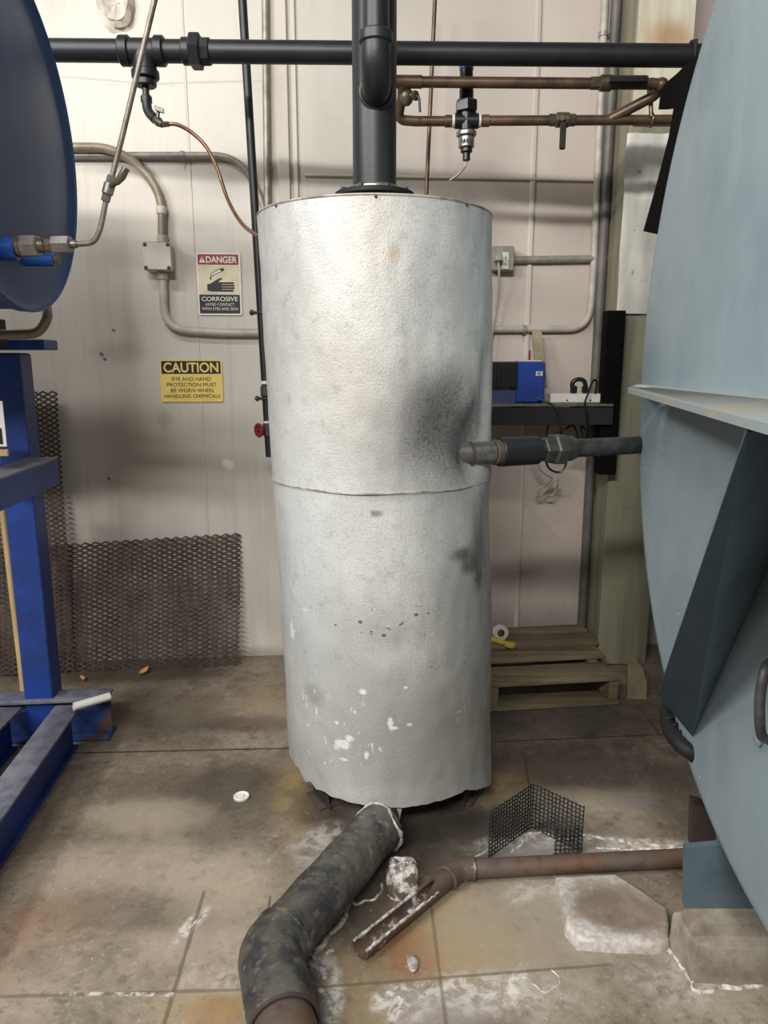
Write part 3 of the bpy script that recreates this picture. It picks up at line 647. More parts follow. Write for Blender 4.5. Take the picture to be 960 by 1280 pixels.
mb = MB(); mb.cyl(W(203,294,.03),W(203,304,.03),.024,16,.003); mb.build('box_connector', M['conduit_paint'], o)
conduit('pale conduit leaving the bottom of the junction box and curving right below the danger sign', [W(203,330,.03),W(206,410,.03),W(262,415.5,.025),W(420,417,.025)], .0185, M['conduit_paint'], .24)
conduit('vertical tan conduit left of the black vent, running up the wall', [W(331,-40),W(336,420)], .0155, M['galv'], .05)
conduit('tall pale conduit by the grey column that curves left above the shelf', [W(758,-40),W(741,352),W(736,411),W(540,412)], .0165, M['conduit_paint'], .20, [(W(754,43),(0,0,1)),(W(655,412),WX)])
conduit('grey horizontal conduit running right from the outlet box', [W(632,325),W(766,323)], .0165, M['galv'], .05)
mb = MB(); a = W(773,-40,.035); mb.cyl(a, V((a.x,a.y,.0)), .022, 20)
tag(mb.build('drain_downpipe', painted('grey_downpipe', rgb(112,108,102), rgb(88,84,80), .5, .1, 6, .1), None), 'grey vertical downpipe in the corner between wall and steel column', 'pipe')
# junction box
jb = thing('junction_box', W(199,323,0), 'small pale square junction box with corner screws on the left wall', 'electrical box')
jw = (PW(216,322)-PW(182,322)).length; c = PW(199,322,.04)
mb = MB(); mb.box(c,(jw,.075,jw*.98),X=WX,Y=-WN,bev=.008); mb.build('body', M['box_paint'], jb)
mb = MB(); mb.box(c+WN*.042,(jw*1.02,.012,jw*1.0),X=WX,Y=-WN,bev=.006); cov = mb.build('cover', M['box_paint'], jb)
for sx in (-1,1):
    for sz in (-1,1):
        mb = MB(); mb.lathe([(.008,0),(.008,.003),(.006,.0045)],c+WN*.047+WX*(sx*jw*.41)+V((0,0,sz*jw*.4)),WN,12); mb.build('screw', M['iron'], cov)
mb = MB(); mb.cyl(W(203,340,.03),W(203,350,.03),.025,16,.004); mb.build('hub', M['conduit_paint'], jb)
# wall outlet with plug
ob = thing('outlet_box', W(627,325,0), 'grey metal outlet box with a plug, right of the silver tank', 'electrical box')
c = PW(627,324,.03); ow = (PW(637,324)-PW(610,324)).length
mb = MB(); mb.box(c,(ow,.06,ow*1.05),X=WX,Y=-WN,bev=.004); mb.build('body', M['galv'], ob)
mb = MB(); mb.box(PW(632,326,.062),(.030,.006,.075),X=WX,Y=-WN,bev=.002); rc = mb.build('receptacle', M['white_plastic'], ob)
for dz in (-.014,.014):
    mb = MB(); mb.box(PW(632,326,.066)+V((0,0,dz)),(.004,.002,.008),X=WX,Y=-WN); mb.build('slot', M['sign_black'], rc)
pg = thing('extension_lead', W(624,325,.07), 'pale cord plugged into the outlet box, hanging beside the silver tank', 'cord')
mb = MB(); mb.box(PW(623,323,.085),(.03,.045,.03),X=WX,Y=-WN,bev=.006); mb.build('plug', M['cord'], pg)
mb = MB(); mb.tube(smooth_path([PW(623,328,.09),PW(624,345,.09),PW(622,370,.06),PW(618,400,.05),PW(612,440,.05),PW(606,490,.05)],6),.005,8); mb.build('cord', M['cord'], pg)

# ------------------------------------------------------------------ black riser left of the tank
BY = 3.1
br = thing('valve_pipe', P(330,500,BY), 'slim black vertical pipe with red valve wheel just left of the silver tank', 'pipe')
b_at = lambda y: P(303+34*y/570, y, BY)
mb = MB(); mb.cyl(b_at(-40),b_at(571),.0165,18); mb.build('pipe_run', M['black_pipe'], br)
for y0,y1 in ((476,480),(526,530)):
    mb = MB(); mb.cyl(b_at(y0),b_at(y1),.0178,18); mb.build('white_band', M['white_plastic'], br)
for y in (391,498):
    q = b_at(y); mb = MB(); mb.torus(q,(0,0,1),.019,.005,20,8); mb.cyl(q+V((-.018,-.004,0)),q+V((-.045,-.012,0)),.007,8,.001); mb.hexa(q+V((-.030,-.008,0)),q+V((-.040,-.011,0)),.013,.001); mb.build('clamp', M['iron'], br)
q = b_at(489); mb = MB(); mb.cyl(q-V((0,0,.022)),q+V((0,0,.022)),.022,16,.004); mb.build('coupling', M['iron'], br)
q = b_at(537); mb = MB(); mb.cyl(q+V((0,0,.03)),q-V((0,0,.03)),.022,16,.006); vb3 = mb.build('valve_body', M['iron'], br)
wd = V((-.75,-.66,0)); wc = q+wd*.045
mb = MB(); mb.torus(wc,wd,.024,.007,20,8)
a_,b_,_ = mb.frame(wd)
for k in range(4):
    t = PI/2*k; mb.cyl(wc,wc+(a_*math.cos(t)+b_*math.sin(t))*.024,.0045,8)
mb.cyl(q,wc+wd*.008,.007,10); mb.build('hand_wheel', M['red'], vb3)['label'] = 'red hand wheel'

# ------------------------------------------------------------------ safety signs
def sign_base(name, label, x0,y0,x1,y1, rx):
    c = PW((x0+x1)/2,(y0+y1)/2,.004); w = (PW(x1,(y0+y1)/2)-PW(x0,(y0+y1)/2)).length; h = abs(PW(x0,y0).z-PW(x0,y1).z)
    o = thing(name, c, label, 'sign', 'safety signs on the wall'); return o, c, w, h
def panel(name, c, w, h, mat, parent, r=.006, off=0, th=.003):
    mb = MB(); pts = []
    for cx,cz,a0 in ((w/2-r,h/2-r,0),(-w/2+r,h/2-r,PI/2),(-w/2+r,-h/2+r,PI),(w/2-r,-h/2+r,1.5*PI)):
        for k in range(5): t = a0+PI/2*k/4; pts.append(c+WX*(cx+r*math.cos(t))+V((0,0,cz+r*math.sin(t)))+WN*off)
    mb.prism(pts, WN*th); return mb.build(name, mat, parent, 30)
ZZ = V((0,0,1))
so, c, w, h = sign_base('danger_sign','red, white and black corrosive danger sign on the wall left of the tank',246.5,316.5,301.5,394.5,0)
panel('plate', c, w, h, M['sign_white'], so, .010)
panel('danger_band', c+ZZ*h*.395, w*.92, h*.165, M['sign_red'], so, .003, .0032, .0006)
panel('picture_field', c+ZZ*h*.075, w*.92, h*.465, M['sign_cream'], so, .002, .0032, .0005)
panel('text_field', c-ZZ*h*.318, w*.92, h*.305, M['sign_black'], so, .003, .0032, .0006)
N4 = WN*.0042
text_mesh('lettering','DANGER',c+ZZ*h*.392+WX*w*.075+N4,WX,ZZ,h*.105,w*.70,M['sign_white'],so,WN,.02)
def flat(name, pts, mat, parent, cc, off=.0042):
    mb = MB(); mb.prism([cc+WX*(x*w)+ZZ*(z*h)+WN*off for x,z in pts], WN*.0005); return mb.build(name, mat, parent, 0)
flat('warning_triangle', [(-.43,.345),(-.29,.345),(-.36,.445)], M['sign_white'], so, c)
flat('exclamation_mark', [(-.366,.368),(-.354,.368),(-.348,.42),(-.372,.42)], M['sign_red'], so, c, .005)
text_mesh('lettering','CORROSIVE',c-ZZ*h*.235+N4,WX,ZZ,h*.072,w*.82,M['sign_white'],so,WN,.010)
text_mesh('lettering','AVOID CONTACT',c-ZZ*h*.325+N4,WX,ZZ,h*.045,w*.66,M['sign_white'],so,WN,0)
text_mesh('lettering','WITH EYES AND SKIN',c-ZZ*h*.395+N4,WX,ZZ,h*.045,w*.82,M['sign_white'],so,WN,0)
flat('hand_symbol', [(-.27,-.10),(-.27,.0),(-.2,.01),(-.12,.045),(-.05,.075),(.03,.10),(.07,.105),(.08,.09),(.02,.06),(-.02,.035),(.33,.035),(.35,.02),(.33,.005),(.06,.005),(.06,-.005),(.34,-.005),(.36,-.02),(.34,-.035),(.06,-.035),(.06,-.045),(.34,-.045),(.36,-.06),(.34,-.075),(.06,-.075),(.06,-.085),(.31,-.085),(.33,-.10),(.31,-.118),(-.1,-.118),(-.2,-.115)], M['sign_black'], so, c)
flat('test_tube', [(-.19,.14),(-.17,.125),(.03,.185),(.13,.225),(.13,.25),(.08,.26),(-.02,.235),(-.16,.175)], M['sign_black'], so, c)
flat('test_tube_glass', [(-.17,.145),(-.16,.138),(.03,.196),(.06,.21),(.04,.232),(-.02,.222),(-.15,.168)], M['sign_white'], so, c, .005)
flat('liquid_drop', [(-.2,.12),(-.17,.12),(-.165,.075),(-.205,.075)], M['sign_black'], so, c)
so, c, w, h = sign_base('caution_sign','yellow and black caution sign about eye and hand protection on the wall',201,449.5,278.5,502.5,0)
panel('plate', c, w, h, M['sign_yellow'], so, .008)
panel('caution_band', c+ZZ*h*.315, w*.95, h*.30, M['sign_black'], so, .003, .0032, .0006)
text_mesh('lettering','CAUTION',c+ZZ*h*.315+N4,WX,ZZ,h*.235,w*.88,M['sign_yellow'],so,WN,.022)
for i,(s_,wd_) in enumerate((('EYE AND HAND',.62),('PROTECTION MUST',.80),('BE WORN WHEN',.68),('HANDLING CHEMICALS',.90))):
    text_mesh('lettering',s_,c+ZZ*h*(.045-.135*i)+N4,WX,ZZ,h*.085,w*wd_,M['sign_black'],so,WN,0)

# plaster lump patched on the wall
mb = MB(); rings = []; c0 = PW(147,8,0)
for i in range(9):
    r = [1.15,1.0,.9,.72,.66,.5,.4,.2,.02][i]; hgt = [-.004,.008,.02,.034,.04,.03,.022,.02,.02][i]
    ring = []
    for j in range(28):
        t = 2*PI*j/28; k = 1+.22*mnoise.noise(V((math.cos(t)*1.5,math.sin(t)*1.5,i*.6)))
        ring.append(c0+WX*(.075*r*k*math.cos(t))+ZZ*(.095*r*k*math.sin(t))+WN*(hgt+.008*mnoise.noise(V((t*2,i,3)))))
    rings.append(ring)
mb.loft(rings); tag(mb.build('plaster_patch', M['plaster'], None), 'rough round plaster patch around an old hole, top left of wall', 'patch')

# ------------------------------------------------------------------ blue drum on the left with its fittings
LN = V((math.cos(math.radians(3)),math.sin(math.radians(3)),0)); LC = V((-.997,2.143,2.056)); LR = .468
ld = thing('horizontal_drum', (LC.x-.5,LC.y,LC.z-LR), 'dark blue round-ended drum lying on the blue rack at left', 'tank')
mb = MB(); mb.lathe([(LR*.985,-1.4),(LR*.985,-.02),(LR*.985,-.012)], LC, LN, 96, cap=True); mb.build('shell', M['blue_dark'], ld)
prof = [(LR-.006,.004),(LR-.012,-.004),(LR-.03,-.012)]+[((LR-.03)*(1-k/10), -.012+.035*(1-(1-k/10)**2)) for k in range(1,11)]
mb = MB(); mb.lathe([(LR,-.022)]+[(LR,.002)]+prof, LC, LN, 128); mb.build('end_head', M['blue_dark'], ld)
mb = MB(); mb.torus(LC+LN*.002, LN, LR-.003, .005, 128, 8); mb.build('rim', M['blue_dark'], ld)
s0 = P(-14,311,1.98); s1 = P(22,311,1.98)
mb = MB(); mb.cyl(s0-V((.06,0,0)),s1,.029,24,.003); stub = mb.build('stub_pipe', M['blue_pipe'], ld)
mb = MB(); q0=P(8,336,2.2); mb.cyl(P(20,325,2.15)-V((.12,0,0)),P(68,325,2.15),.017,20,.002); s2 = mb.build('lower_stub', M['blue_pipe'], ld)
mb = MB(); mb.cyl(P(67,325,2.15),P(75,325,2.15),.012,6,.002); mb.build('plug', M['brass'], s2)
tv = thing('tubing_line', P(95,306,1.98), 'slim grey steel tubing with small ball valve rising diagonally from the blue drum', 'tube')
mb = MB(); mb.cyl(P(21,309,1.98),P(29,308,1.98),.026,20,.004); mb.build('brass_ring', M['brass'], tv)
mb = MB(); mb.hexa(P(27,308,1.98),P(49,307.5,1.98),.028,.004); mb.build('adapter_nut', M['steel'], tv)
mb = MB(); mb.cyl(P(48,307,1.98),P(57,307,1.98),.018,20,.002); mb.cyl(P(55,307,1.98),P(67,306.5,1.98),.016,6,.002); mb.build('reducer', M['brass'], tv)
mb = MB(); mb.hexa(P(65,306,1.98),P(89,305.5,1.98),.022,.003); mb.cyl(P(88,305.5,1.98),P(96,305.3,1.98),.010,14); mb.build('compression_nut', M['steel'], tv)
mb = MB(); mb.tube(fillet([P(92,305.3,1.98),P(118,304,1.98),P(126,285,1.98),P(133,248,1.98)],.055),.0068,12); mb.tube([P(140,222,1.98),P(153,170,1.98),P(203,-40,1.98)],.0068,12); mb.build('tube_run', M['tubing'], tv)
mb = MB(); a = P(131.5,252,1.98); b = P(140,220,1.98); d = (b-a); mb.cyl(a,a+d*.25,.011,6,.001); mb.cyl(a+d*.25,a+d*.75,.014,14,.004); mb.cyl(a+d*.75,b,.011,6,.001); vb4 = mb.build('valve_body', M['steel'], tv)
m_ = a+d*.55; h1_ = P(148,226,1.95); mb = MB(); mb.cyl(m_,h1_,.007,10); mb.tube([P(146,228,1.95),P(152,221,1.94),P(158,210,1.94)],[.008,.010,.009],10); mb.build('valve_lever', M['brass'], vb4)

# ------------------------------------------------------------------ blue rack under the drum
RD = V((.085,-1,0)).normalized(); RX = V((1,.085,0)).normalized()
rk = thing('support_rack', (-1.335,2.69,0), 'blue painted steel stand carrying the drum at the left edge', 'rack')
pc_ = V((-1.335,2.70,0))
mb = MB(); mb.box(pc_+ZZ*(.02+1.47/2),(.105,.105,1.45),X=RX,bev=.006); mb.build('post', M['blue_rack'], rk)
ztop = P(55,424,2.66).z
mb = MB(); mb.box(V((P(55,428,2.66).x-.32,2.69,ztop-.018)),(.64,.14,.036),X=RX,bev=.004); mb.build('saddle_plate', M['blue_rack'], rk)
mb = MB(); rr_ = []
for k in range(17):
    t = PI*1.5+(k-8)*.09; rr_.append((t))
mb.loft([[V((-1.30+dx, LC.y+(LR+e)*math.cos(t), LC.z+(LR+e)*math.sin(t))) for dx,e in ((-.06,.0),(.06,.0),(.06,.014),(-.06,.014))] for t in rr_]); mb.build('saddle', M['black_matte'], rk)
mb = MB(); mb.box(V((-1.30,LC.y,1.545)),(.10,.9,.09),X=RX,bev=.003); mb.build('saddle_beam', M['black_matte'], rk)  # black finish stands in for the dark gap under the drum
# middle longitudinal channel
e_top = P(72,571,2.66); L = 1.9
for nm, dz, th, wd_, mt in (('channel_web',-.045,.085,.012,'blue_rack'),('channel_flange',.0,.010,.105,'rack_top'),('channel_flange',-.088,.010,.105,'blue_rack')):
    cx = V((e_top.x-.052 if wd_>.05 else e_top.x-.006, e_top.y, e_top.z+dz-.005))
    mb = MB(); mb.box(cx+RD*(L/2),(wd_,L,th),X=RX,Y=-RD,bev=.002); mb.build(nm, M[mt], rk)
# base: two longitudinal beams and one cross beam
def ibeam(c, d, L, hgt, w, names, mats):
    x = V((-d.y,d.x,0))
    mb = MB(); mb.box(c+d*(L/2)+ZZ*(hgt-.006),(w,L,.012),X=x,Y=d,bev=.002); mb.build('top_flange', M[mats[0]], rk)
    mb = MB(); mb.box(c+d*(L/2)+ZZ*(hgt/2),(.014,L,hgt-.02),X=x,Y=d,bev=.002); mb.build('web', M[mats[1]], rk)
    mb = MB(); mb.box(c+d*(L/2)+ZZ*.006,(w*.5,L,.012),X=x,Y=d,bev=.002); mb.build('bottom_flange', M[mats[1]], rk)
b1 = (PZ(99,882,.175)+PZ(71,880,.175))/2; b1.z = 0
ibeam(b1, RD, 2.0, .175, .095, None, ('rack_top','blue_rack'))
b2 = PZ(28,884,.17); b2.z = 0
ibeam(b2+V((-.06,0,0)), V((.03,-1,0)).normalized(), 2.0, .17, .11, None, ('rack_top','blue_rack'))
xr = PZ(131,933); 
mb = MB(); mb.box(V((xr.x-.55,xr.y+.05,.088)),(1.1,.010,.152),X=RX,bev=.002); mb.build('cross_web', M['blue_rust'], rk)
mb = MB(); mb.box(V((xr.x-.55,xr.y+.045,.170)),(1.1,.10,.012),X=RX,bev=.002); mb.build('cross_flange', M['rack_top'], rk)
mb = MB(); mb.box(V((xr.x-.55,xr.y+.045,.006)),(1.1,.10,.012),X=RX,bev=.002); mb.build('cross_flange', M['blue_rust'], rk)
mb = MB(); mb.tube(fillet([P(-20,419,2.5),P(48,417,2.5),P(60,398,2.5),P(58,382,2.55)],.06),.016,14)
tag(mb.build('bent_tube', painted('tan_bent_tube', rgb(140,130,108), rgb(108,100,82), .45, .2, 9, .1), None), 'tan bent tube between the blue drum and its stand', 'tube')
# paper label card hung on the rack, broom handle, rolled paper
hb = thing('document_holder', P(2,540,2.2), 'white notice card with tan lower edge hung at the extreme left edge', 'card')
x0 = P(7,540,2.3)
mb = MB(); mb.box(V((x0.x-.10,2.3,P(5,530,2.3).z)),(.2,.004,abs(P(5,505,2.3).z-P(5,562,2.3).z)),bev=.001); mb.build('sheet', M['paper'], hb)
mb = MB(); mb.box(V((x0.x-.10,2.299,P(5,566,2.3).z)),(.205,.012,.022),bev=.002); mb.build('bottom_bar', M['wood_rod'], hb)
mb = MB(); mb.box(V((x0.x-.035,2.297,P(5,545,2.3).z)),(.05,.001,.05),bev=.0); mb.build('print_block', M['sign_black'], hb)
mb = MB(); mb.cyl((x0.x-.1,2.3,P(5,505,2.3).z),(x0.x-.1,2.3,1.62),.003,6); mb.build('hanger', M['steel'], hb)
q0 = PZ(31,878); q0.z = .0; q1 = P(-2,600,3.2); mb = MB(); mb.cyl(q0,q0+(q1-q0)*1.55,.0125,14,.003)
tag(mb.build('broom_handle', M['wood_rod'], None), 'pale wooden pole leaning upright behind the blue stand', 'pole')
pr = MB(); a = PZ(92,884,.19); b = PZ(137,871,.19); pr.v = []; 
spiral = []
aa_, bb_, ax_ = pr.frame(b-a)
for k in range(60):
    t = k/59*5*PI; r = .006+.012*k/59; spiral.append((aa_*math.cos(t)+bb_*math.sin(t))*r)
rings = [[a+s_ for s_ in spiral],[b+s_ for s_ in spiral]]; pr.loft(rings, cap=False, closed=False)
rings = [[a+s_*.93 for s_ in spiral],[b+s_*.93 for s_ in spiral]]; pr.loft(rings, cap=False, closed=False)
tag(pr.build('paper_roll', M['paper'], None), 'small white paper roll lying on the end of the blue base beam', 'paper roll')

# ------------------------------------------------------------------ expanded metal sheets
def expanded(name, label, TL, TRp, BL, pitch_x, pitch_z, strand, jag):
    """sheet spanned by TL (top left), TRp (top right), BL (bottom left)"""
    TL, TRp, BL = V(TL), V(TRp), V(BL); ux = (TRp-TL); uz = (BL-TL); Lx, Lz = ux.length, uz.length; ux.normalize(); uz.normalize(); n = ux.cross(uz).normalized()
    mb = MB(); rows = int(Lz/(pitch_z/2)); cols = int(Lx/(pitch_x/2))
    for r in range(rows):
        z = r*pitch_z/2; pts = []
        for k in range(cols+1):
            amp = pitch_z/2*.5*(1 if (k+r)%2 else -1)
            q = TL+ux*(k*pitch_x/2)+uz*(z+amp)
            wob = .006*mnoise.noise(V((k*.21,r*.13,2)))
            pts.append(q+n*((.004 if k%2 else -.004)+wob))
        s0_ = strand/2; verts = []
        rings = [[p-uz*s0_-n*.0012,p+uz*s0_-n*.0012,p+uz*s0_+n*.0012,p-uz*s0_+n*.0012] for p in pts]
        mb.loft(rings)
    o = mb.build(name, M['expanded'], None, 0); return tag(o, label, 'mesh sheet', 'expanded metal sheets by the left wall')
gx = lambda px,py,Y: P(px,py,Y)
# low wide sheet
BLp = PZ(-60,856); BRp = PZ(299,832); tl = P(-60,682,3.36); tr = PW(293,669,.012)
BLp = V((BLp.x,3.24,0.004)); BRp = V((PZ(298,836).x,3.36,.004))
tr = V((BRp.x+.01, 3.47, P(293,668,3.47).z)); tl = V((BLp.x, 3.355, P(-40,690,3.355).z)); 
expanded('expanded_metal_sheet','wide rusty expanded metal sheet leaning low against the left wall', tl, tr, tl+(BRp-tr), .047, .0235, .0085, 0)
t0 = P(-40,494,3.32); t1 = P(76,491,3.38); bt = P(90,846,3.25)
t0 = V((t1.x-.55, 3.30, t1.z)); t1 = V((t1.x, 3.38, t1.z)); bl = V((t0.x+.012, 3.20, .004))
expanded('expanded_metal_sheet','tall narrow rusty expanded metal sheet standing behind the blue stand', t0, t1, bl, .040, .0235, .0085, 0)

# ------------------------------------------------------------------ pallet and what lies on it
PT = .13
f0 = PZ(612,855,PT); f1 = PZ(777,846,PT); pd = (f1-f0).normalized(); pe = V((-pd.y,pd.x,0))
pal = thing('pallet', PZ(690,870), 'weathered wooden pallet on the floor behind the silver tank, against the wall', 'pallet')
def board(ya, yb, xr, nm='deck_board', xl=None):
    a = PZ(700,ya,PT); b = PZ(700,yb,PT); r = PZ(xr,(ya+yb)/2,PT)
    o_ = f0; da, db = (a-o_).dot(pe), (b-o_).dot(pe); R_ = (r-o_).dot(pd); L_ = -.35
    c = o_+pd*((R_+L_)/2)+pe*((da+db)/2); c.z = PT-.009
    mb = MB(); mb.box(c,(R_-L_,abs(da-db)*.97,.018),X=pd,Y=pe,bev=.003); mb.build(nm, M['pallet'], pal)
    return R_, da, db
for ya,yb,xr in ((851,829,769),(822,807,753),(805,791,744),(789,781,732)): R_, da, db = board(ya,yb,xr)
dmax = (PZ(700,781,PT)-f0).dot(pe)
for s_ in (-.28,.02,(PZ(777,846,PT)-f0).dot(pd)-.03):
    c = f0+pd*s_+pe*(dmax/2+.0); c.z = .065+.0
    mb = MB(); mb.box(V((c.x,c.y,.066)),(.042,dmax-.005,.088),X=pd,Y=pe,bev=.003); mb.build('stringer', M['pallet'], pal)
for da_ in (.045, dmax*.55, dmax-.06):
    c = f0+pd*(((PZ(777,846,PT)-f0).dot(pd)-.35)/2)+pe*da_; c.z = .011
    mb = MB(); mb.box(c,((PZ(777,846,PT)-f0).dot(pd)+.35,.085,.020),X=pd,Y=pe,bev=.003); mb.build('bottom_board', M['pallet'], pal)
tr_ = thing('tape_roll', PZ(625,796,PT), 'white roll of tape standing on edge on the pallet', 'tape roll')
rc_ = PZ(625,800,PT)+ZZ*.038; axr = V((.15,-1,.12)).normalized()
mb = MB(); mb.lathe([(.018,-.013),(.036,-.013),(.038,-.011),(.038,.011),(.036,.013),(.018,.013),(.018,-.013)], rc_, axr, 32, cap=False); mb.build('tape', M['white_plastic'], tr_)
mb = MB(); mb.lathe([(.0135,-.0125),(.0185,-.0125),(.0185,.0125),(.0135,.0125),(.0135,-.0125)], rc_, axr, 28, cap=False); mb.build('core', M['iron'], tr_)
mb = MB(); g0 = PZ(606,801,PT)+ZZ*.017; g1 = PZ(641,810,PT)+ZZ*.013; mb.tube([g0,g0+(g1-g0)*.3+ZZ*.003,g0+(g1-g0)*.6,g1],[.012,.016,.012,.013],12); mb.box(g1+V((-.012,0,.002)),(.045,.035,.024),X=(g1-g0),bev=.005)
tag(mb.build('yellow_grip', M['yellow'], None), 'yellow plastic grip lying on the pallet beside the tape roll', 'tool')
# leaning stone block
mb = MB(); b0 = PZ(784,874); poly = [V((0,0,0)),V((.085,0,0)),V((.088,0,.07)),V((.070,0,.135)),V((.045,0,.155)),V((.004,0,.15))]
mb.prism([b0+V((p.x,p.z*.25,p.z)) for p in poly],(.02,.07,.0)); tag(mb.build('wood_block', concrete_mat('tan_block', rgb(140,126,100), rgb(112,98,76)), None), 'tan round-cornered block propped on the floor right of the pallet', 'block')

# ------------------------------------------------------------------ bench and its things
bz = P(690,505,3.27).z; bl_ = .22; brx = P(768,505,3.27).x
bn = thing('work_bench', ((bl_+brx)/2,3.4,bz-.1), 'black steel wall bench with pale top between silver tank and column', 'bench')
mb = MB(); mb.box(((bl_+brx)/2,3.415,bz-.006),(brx-bl_,.27,.012),bev=.002); mb.build('bench_top', M['steel'], bn)
ah = bz-P(690,529,3.27).z
mb = MB(); mb.box(((bl_+brx)/2,3.285,bz-.012-ah/2),(brx-bl_,.014,ah-.006),bev=.002); mb.build('apron', M['black_matte'], bn)
for x in (.35,.62,.9): mb = MB(); mb.box((x,3.42,bz-.05),(.03,.26,.07),bev=.003); mb.build('bracket', M['black_matte'], bn)
ux0, ux1 = P(755,450,3.30).x, P(778,450,3.30).x
zt_ = P(766,388,3.30).z
mb = MB(); mb.box(((ux0+ux1)/2+.003,3.335,(zt_+.95)/2),(ux1-ux0,.075,zt_-.95),bev=.004); mb.build('upright', M['soot_black'], bn)
# blue case machine
bc = thing('battery_charger', (P(650,500,3.36).x,3.4,bz), 'cobalt blue and black machine case standing on the wall bench', 'machine')
BYc = 3.34; xa, xb = P(606,480,BYc).x, P(681,480,BYc).x; zt2 = P(650,452,BYc).z; xm = P(645,480,BYc).x
mb = MB(); mb.box(((xm+xb)/2,BYc+.07,(bz+zt2)/2),(xb-xm,.14,zt2-bz),bev=.008); bb = mb.build('body', M['blue_case'], bc)
mb = MB(); mb.box(((xm+xb)/2,BYc+.07,zt2+.002),((xb-xm)*.8,.10,.008),bev=.003); mb.build('top_strip', M['white_plastic'], bb)
mb = MB(); mb.box(((xa+xm)/2,BYc+.065,(zt2+P(620,486,BYc).z)/2),(xm-xa+.01,.15,zt2-P(620,486,BYc).z),bev=.006)
for k in range(7): mb.box((xa+.012+k*(xm-xa-.02)/6,BYc-.012,(zt2+P(620,486,BYc).z)/2),(.006,.008,(zt2-P(620,486,BYc).z)*.85),bev=.002)
mb.build('grille', M['black_gloss'], bc)
mb = MB(); zq = P(620,488,BYc).z; mb.prism([V((xa+.01,BYc,bz)),V((xm,BYc,bz)),V((xm,BYc,zq)),V((xa+.035,BYc,zq)),V((xa+.012,BYc,zq-.03))],(0,.13,0)); mb.build('lower_panel', painted('slate_blue_plastic', rgb(62,76,118), rgb(48,60,98), .4, 0, 6, .03), bc)
mb = MB(); cst = P(674,467,BYc-.004); mb.box(cst,(.030,.002,.020)); st_ = mb.build('sticker', M['white_plastic'], bc)
mb = MB(); mb.lathe([(.004,0),(.0075,0),(.0075,.001),(.004,.001)], cst-V((0,.001,0)),(0,-1,0),16,cap=False); mb.build('sticker_emblem', M['iron'], st_)
mb = MB(); mb.cyl(P(662,450,3.42),P(662,438,3.42),.005,8); mb.build('post_pin', M['red'], bc)
mb = MB(); a = P(677,455,3.48); b = P(673,415,3.52); mb.box((a+b)/2-V((0,0,.05)),(.045,.012,(a-b).length+.12),X=(1,0,.0),Z=(b-a),bev=.002)
tag(mb.build('wood_offcut', painted('tan_offcut', rgb(158,146,116), rgb(132,120,94), .65, 0, 12, .1), None), 'tan wooden strip standing behind the blue machine case', 'stick')
# power strip
ps = thing('power_strip', (P(730,500,3.36).x,3.36,bz), 'long pale power strip lying on the bench by the black upright', 'power strip')
pa, pb = P(688,498,3.34).x, P(757,498,3.34).x; hz = P(720,492,3.34).z-bz
mb = MB(); mb.box(((pa+pb)/2,3.365,bz+hz/2),(pb-pa,.06,hz),bev=.005); mb.build('housing', M['white_plastic'], ps)
for x in (.3,.72): mb = MB(); mb.lathe([(.004,0),(.004,.002)],(pa+(pb-pa)*x,3.335,bz+hz*.3),(0,-1,0),10); mb.build('screw', M['iron'], ps)
ad = thing('adapter_plug', (P(724,480,3.36).x,3.36,bz+hz), 'black plug with looped cord standing in the power strip', 'plug')
mb = MB(); lp0 = [P(716,490,3.365),P(716,478,3.365),P(724,474,3.365),P(731,478,3.365),P(732,491,3.365)]; mb.tube(smooth_path(lp0,6),.010,10); mb.build('loop', M['black_gloss'], ad)
mb = MB(); mb.box(P(717,487,3.36),(.026,.03,.035),bev=.005); mb.box(P(731,487,3.36),(.024,.03,.035),bev=.005); mb.build('plug_body', M['black_gloss'], ad)
def cord(label, pts, r=.0045, mat='black_gloss', ns=7):
    mb = MB(); mb.tube(smooth_path(pts,ns),r,8); return tag(mb.build('cable', M[mat], None), label, 'cable', 'cables around the bench')
cord('thin black cable rising from the power strip and dropping over the bench edge', [P(744,492,3.34),P(746,478,3.33),P(741,476,3.31),P(735,492,3.27),P(731,505,3.262),P(734,522,3.258),P(733,545,3.3),P(724,560,3.36)])
cord('dark cable leading from the blue case over the bench front', [P(672,498,3.32),P(684,503,3.29),P(694,508,3.262),P(698,520,3.26),P(701,538,3.26),P(704,552,3.30)])
cord('tangled black cables hanging below the bench near the column', [P(685,530,3.32),P(684,545,3.34),P(700,540,3.33),P(716,532,3.33),P(722,548,3.33),P(718,560,3.35),P(728,552,3.35),P(726,533,3.35),P(733,540,3.33),P(738,558,3.33),P(742,572,3.36)],.0045)
cord('grey cord looped in a knot low below the bench', [P(668,566,3.42),P(676,588,3.45),P(690,598,3.48),P(682,606,3.5),P(673,612,3.5),P(676,620,3.5),P(690,603,3.48),P(698,600,3.48),P(692,618,3.5),P(684,618,3.5)],.0045,'cord')
cord('black cable bowed beneath the union of the outlet pipe', [P(680,566,3.3),P(686,585,3.3),P(700,590,3.3),P(708,578,3.3),P(704,560,3.3)],.005)

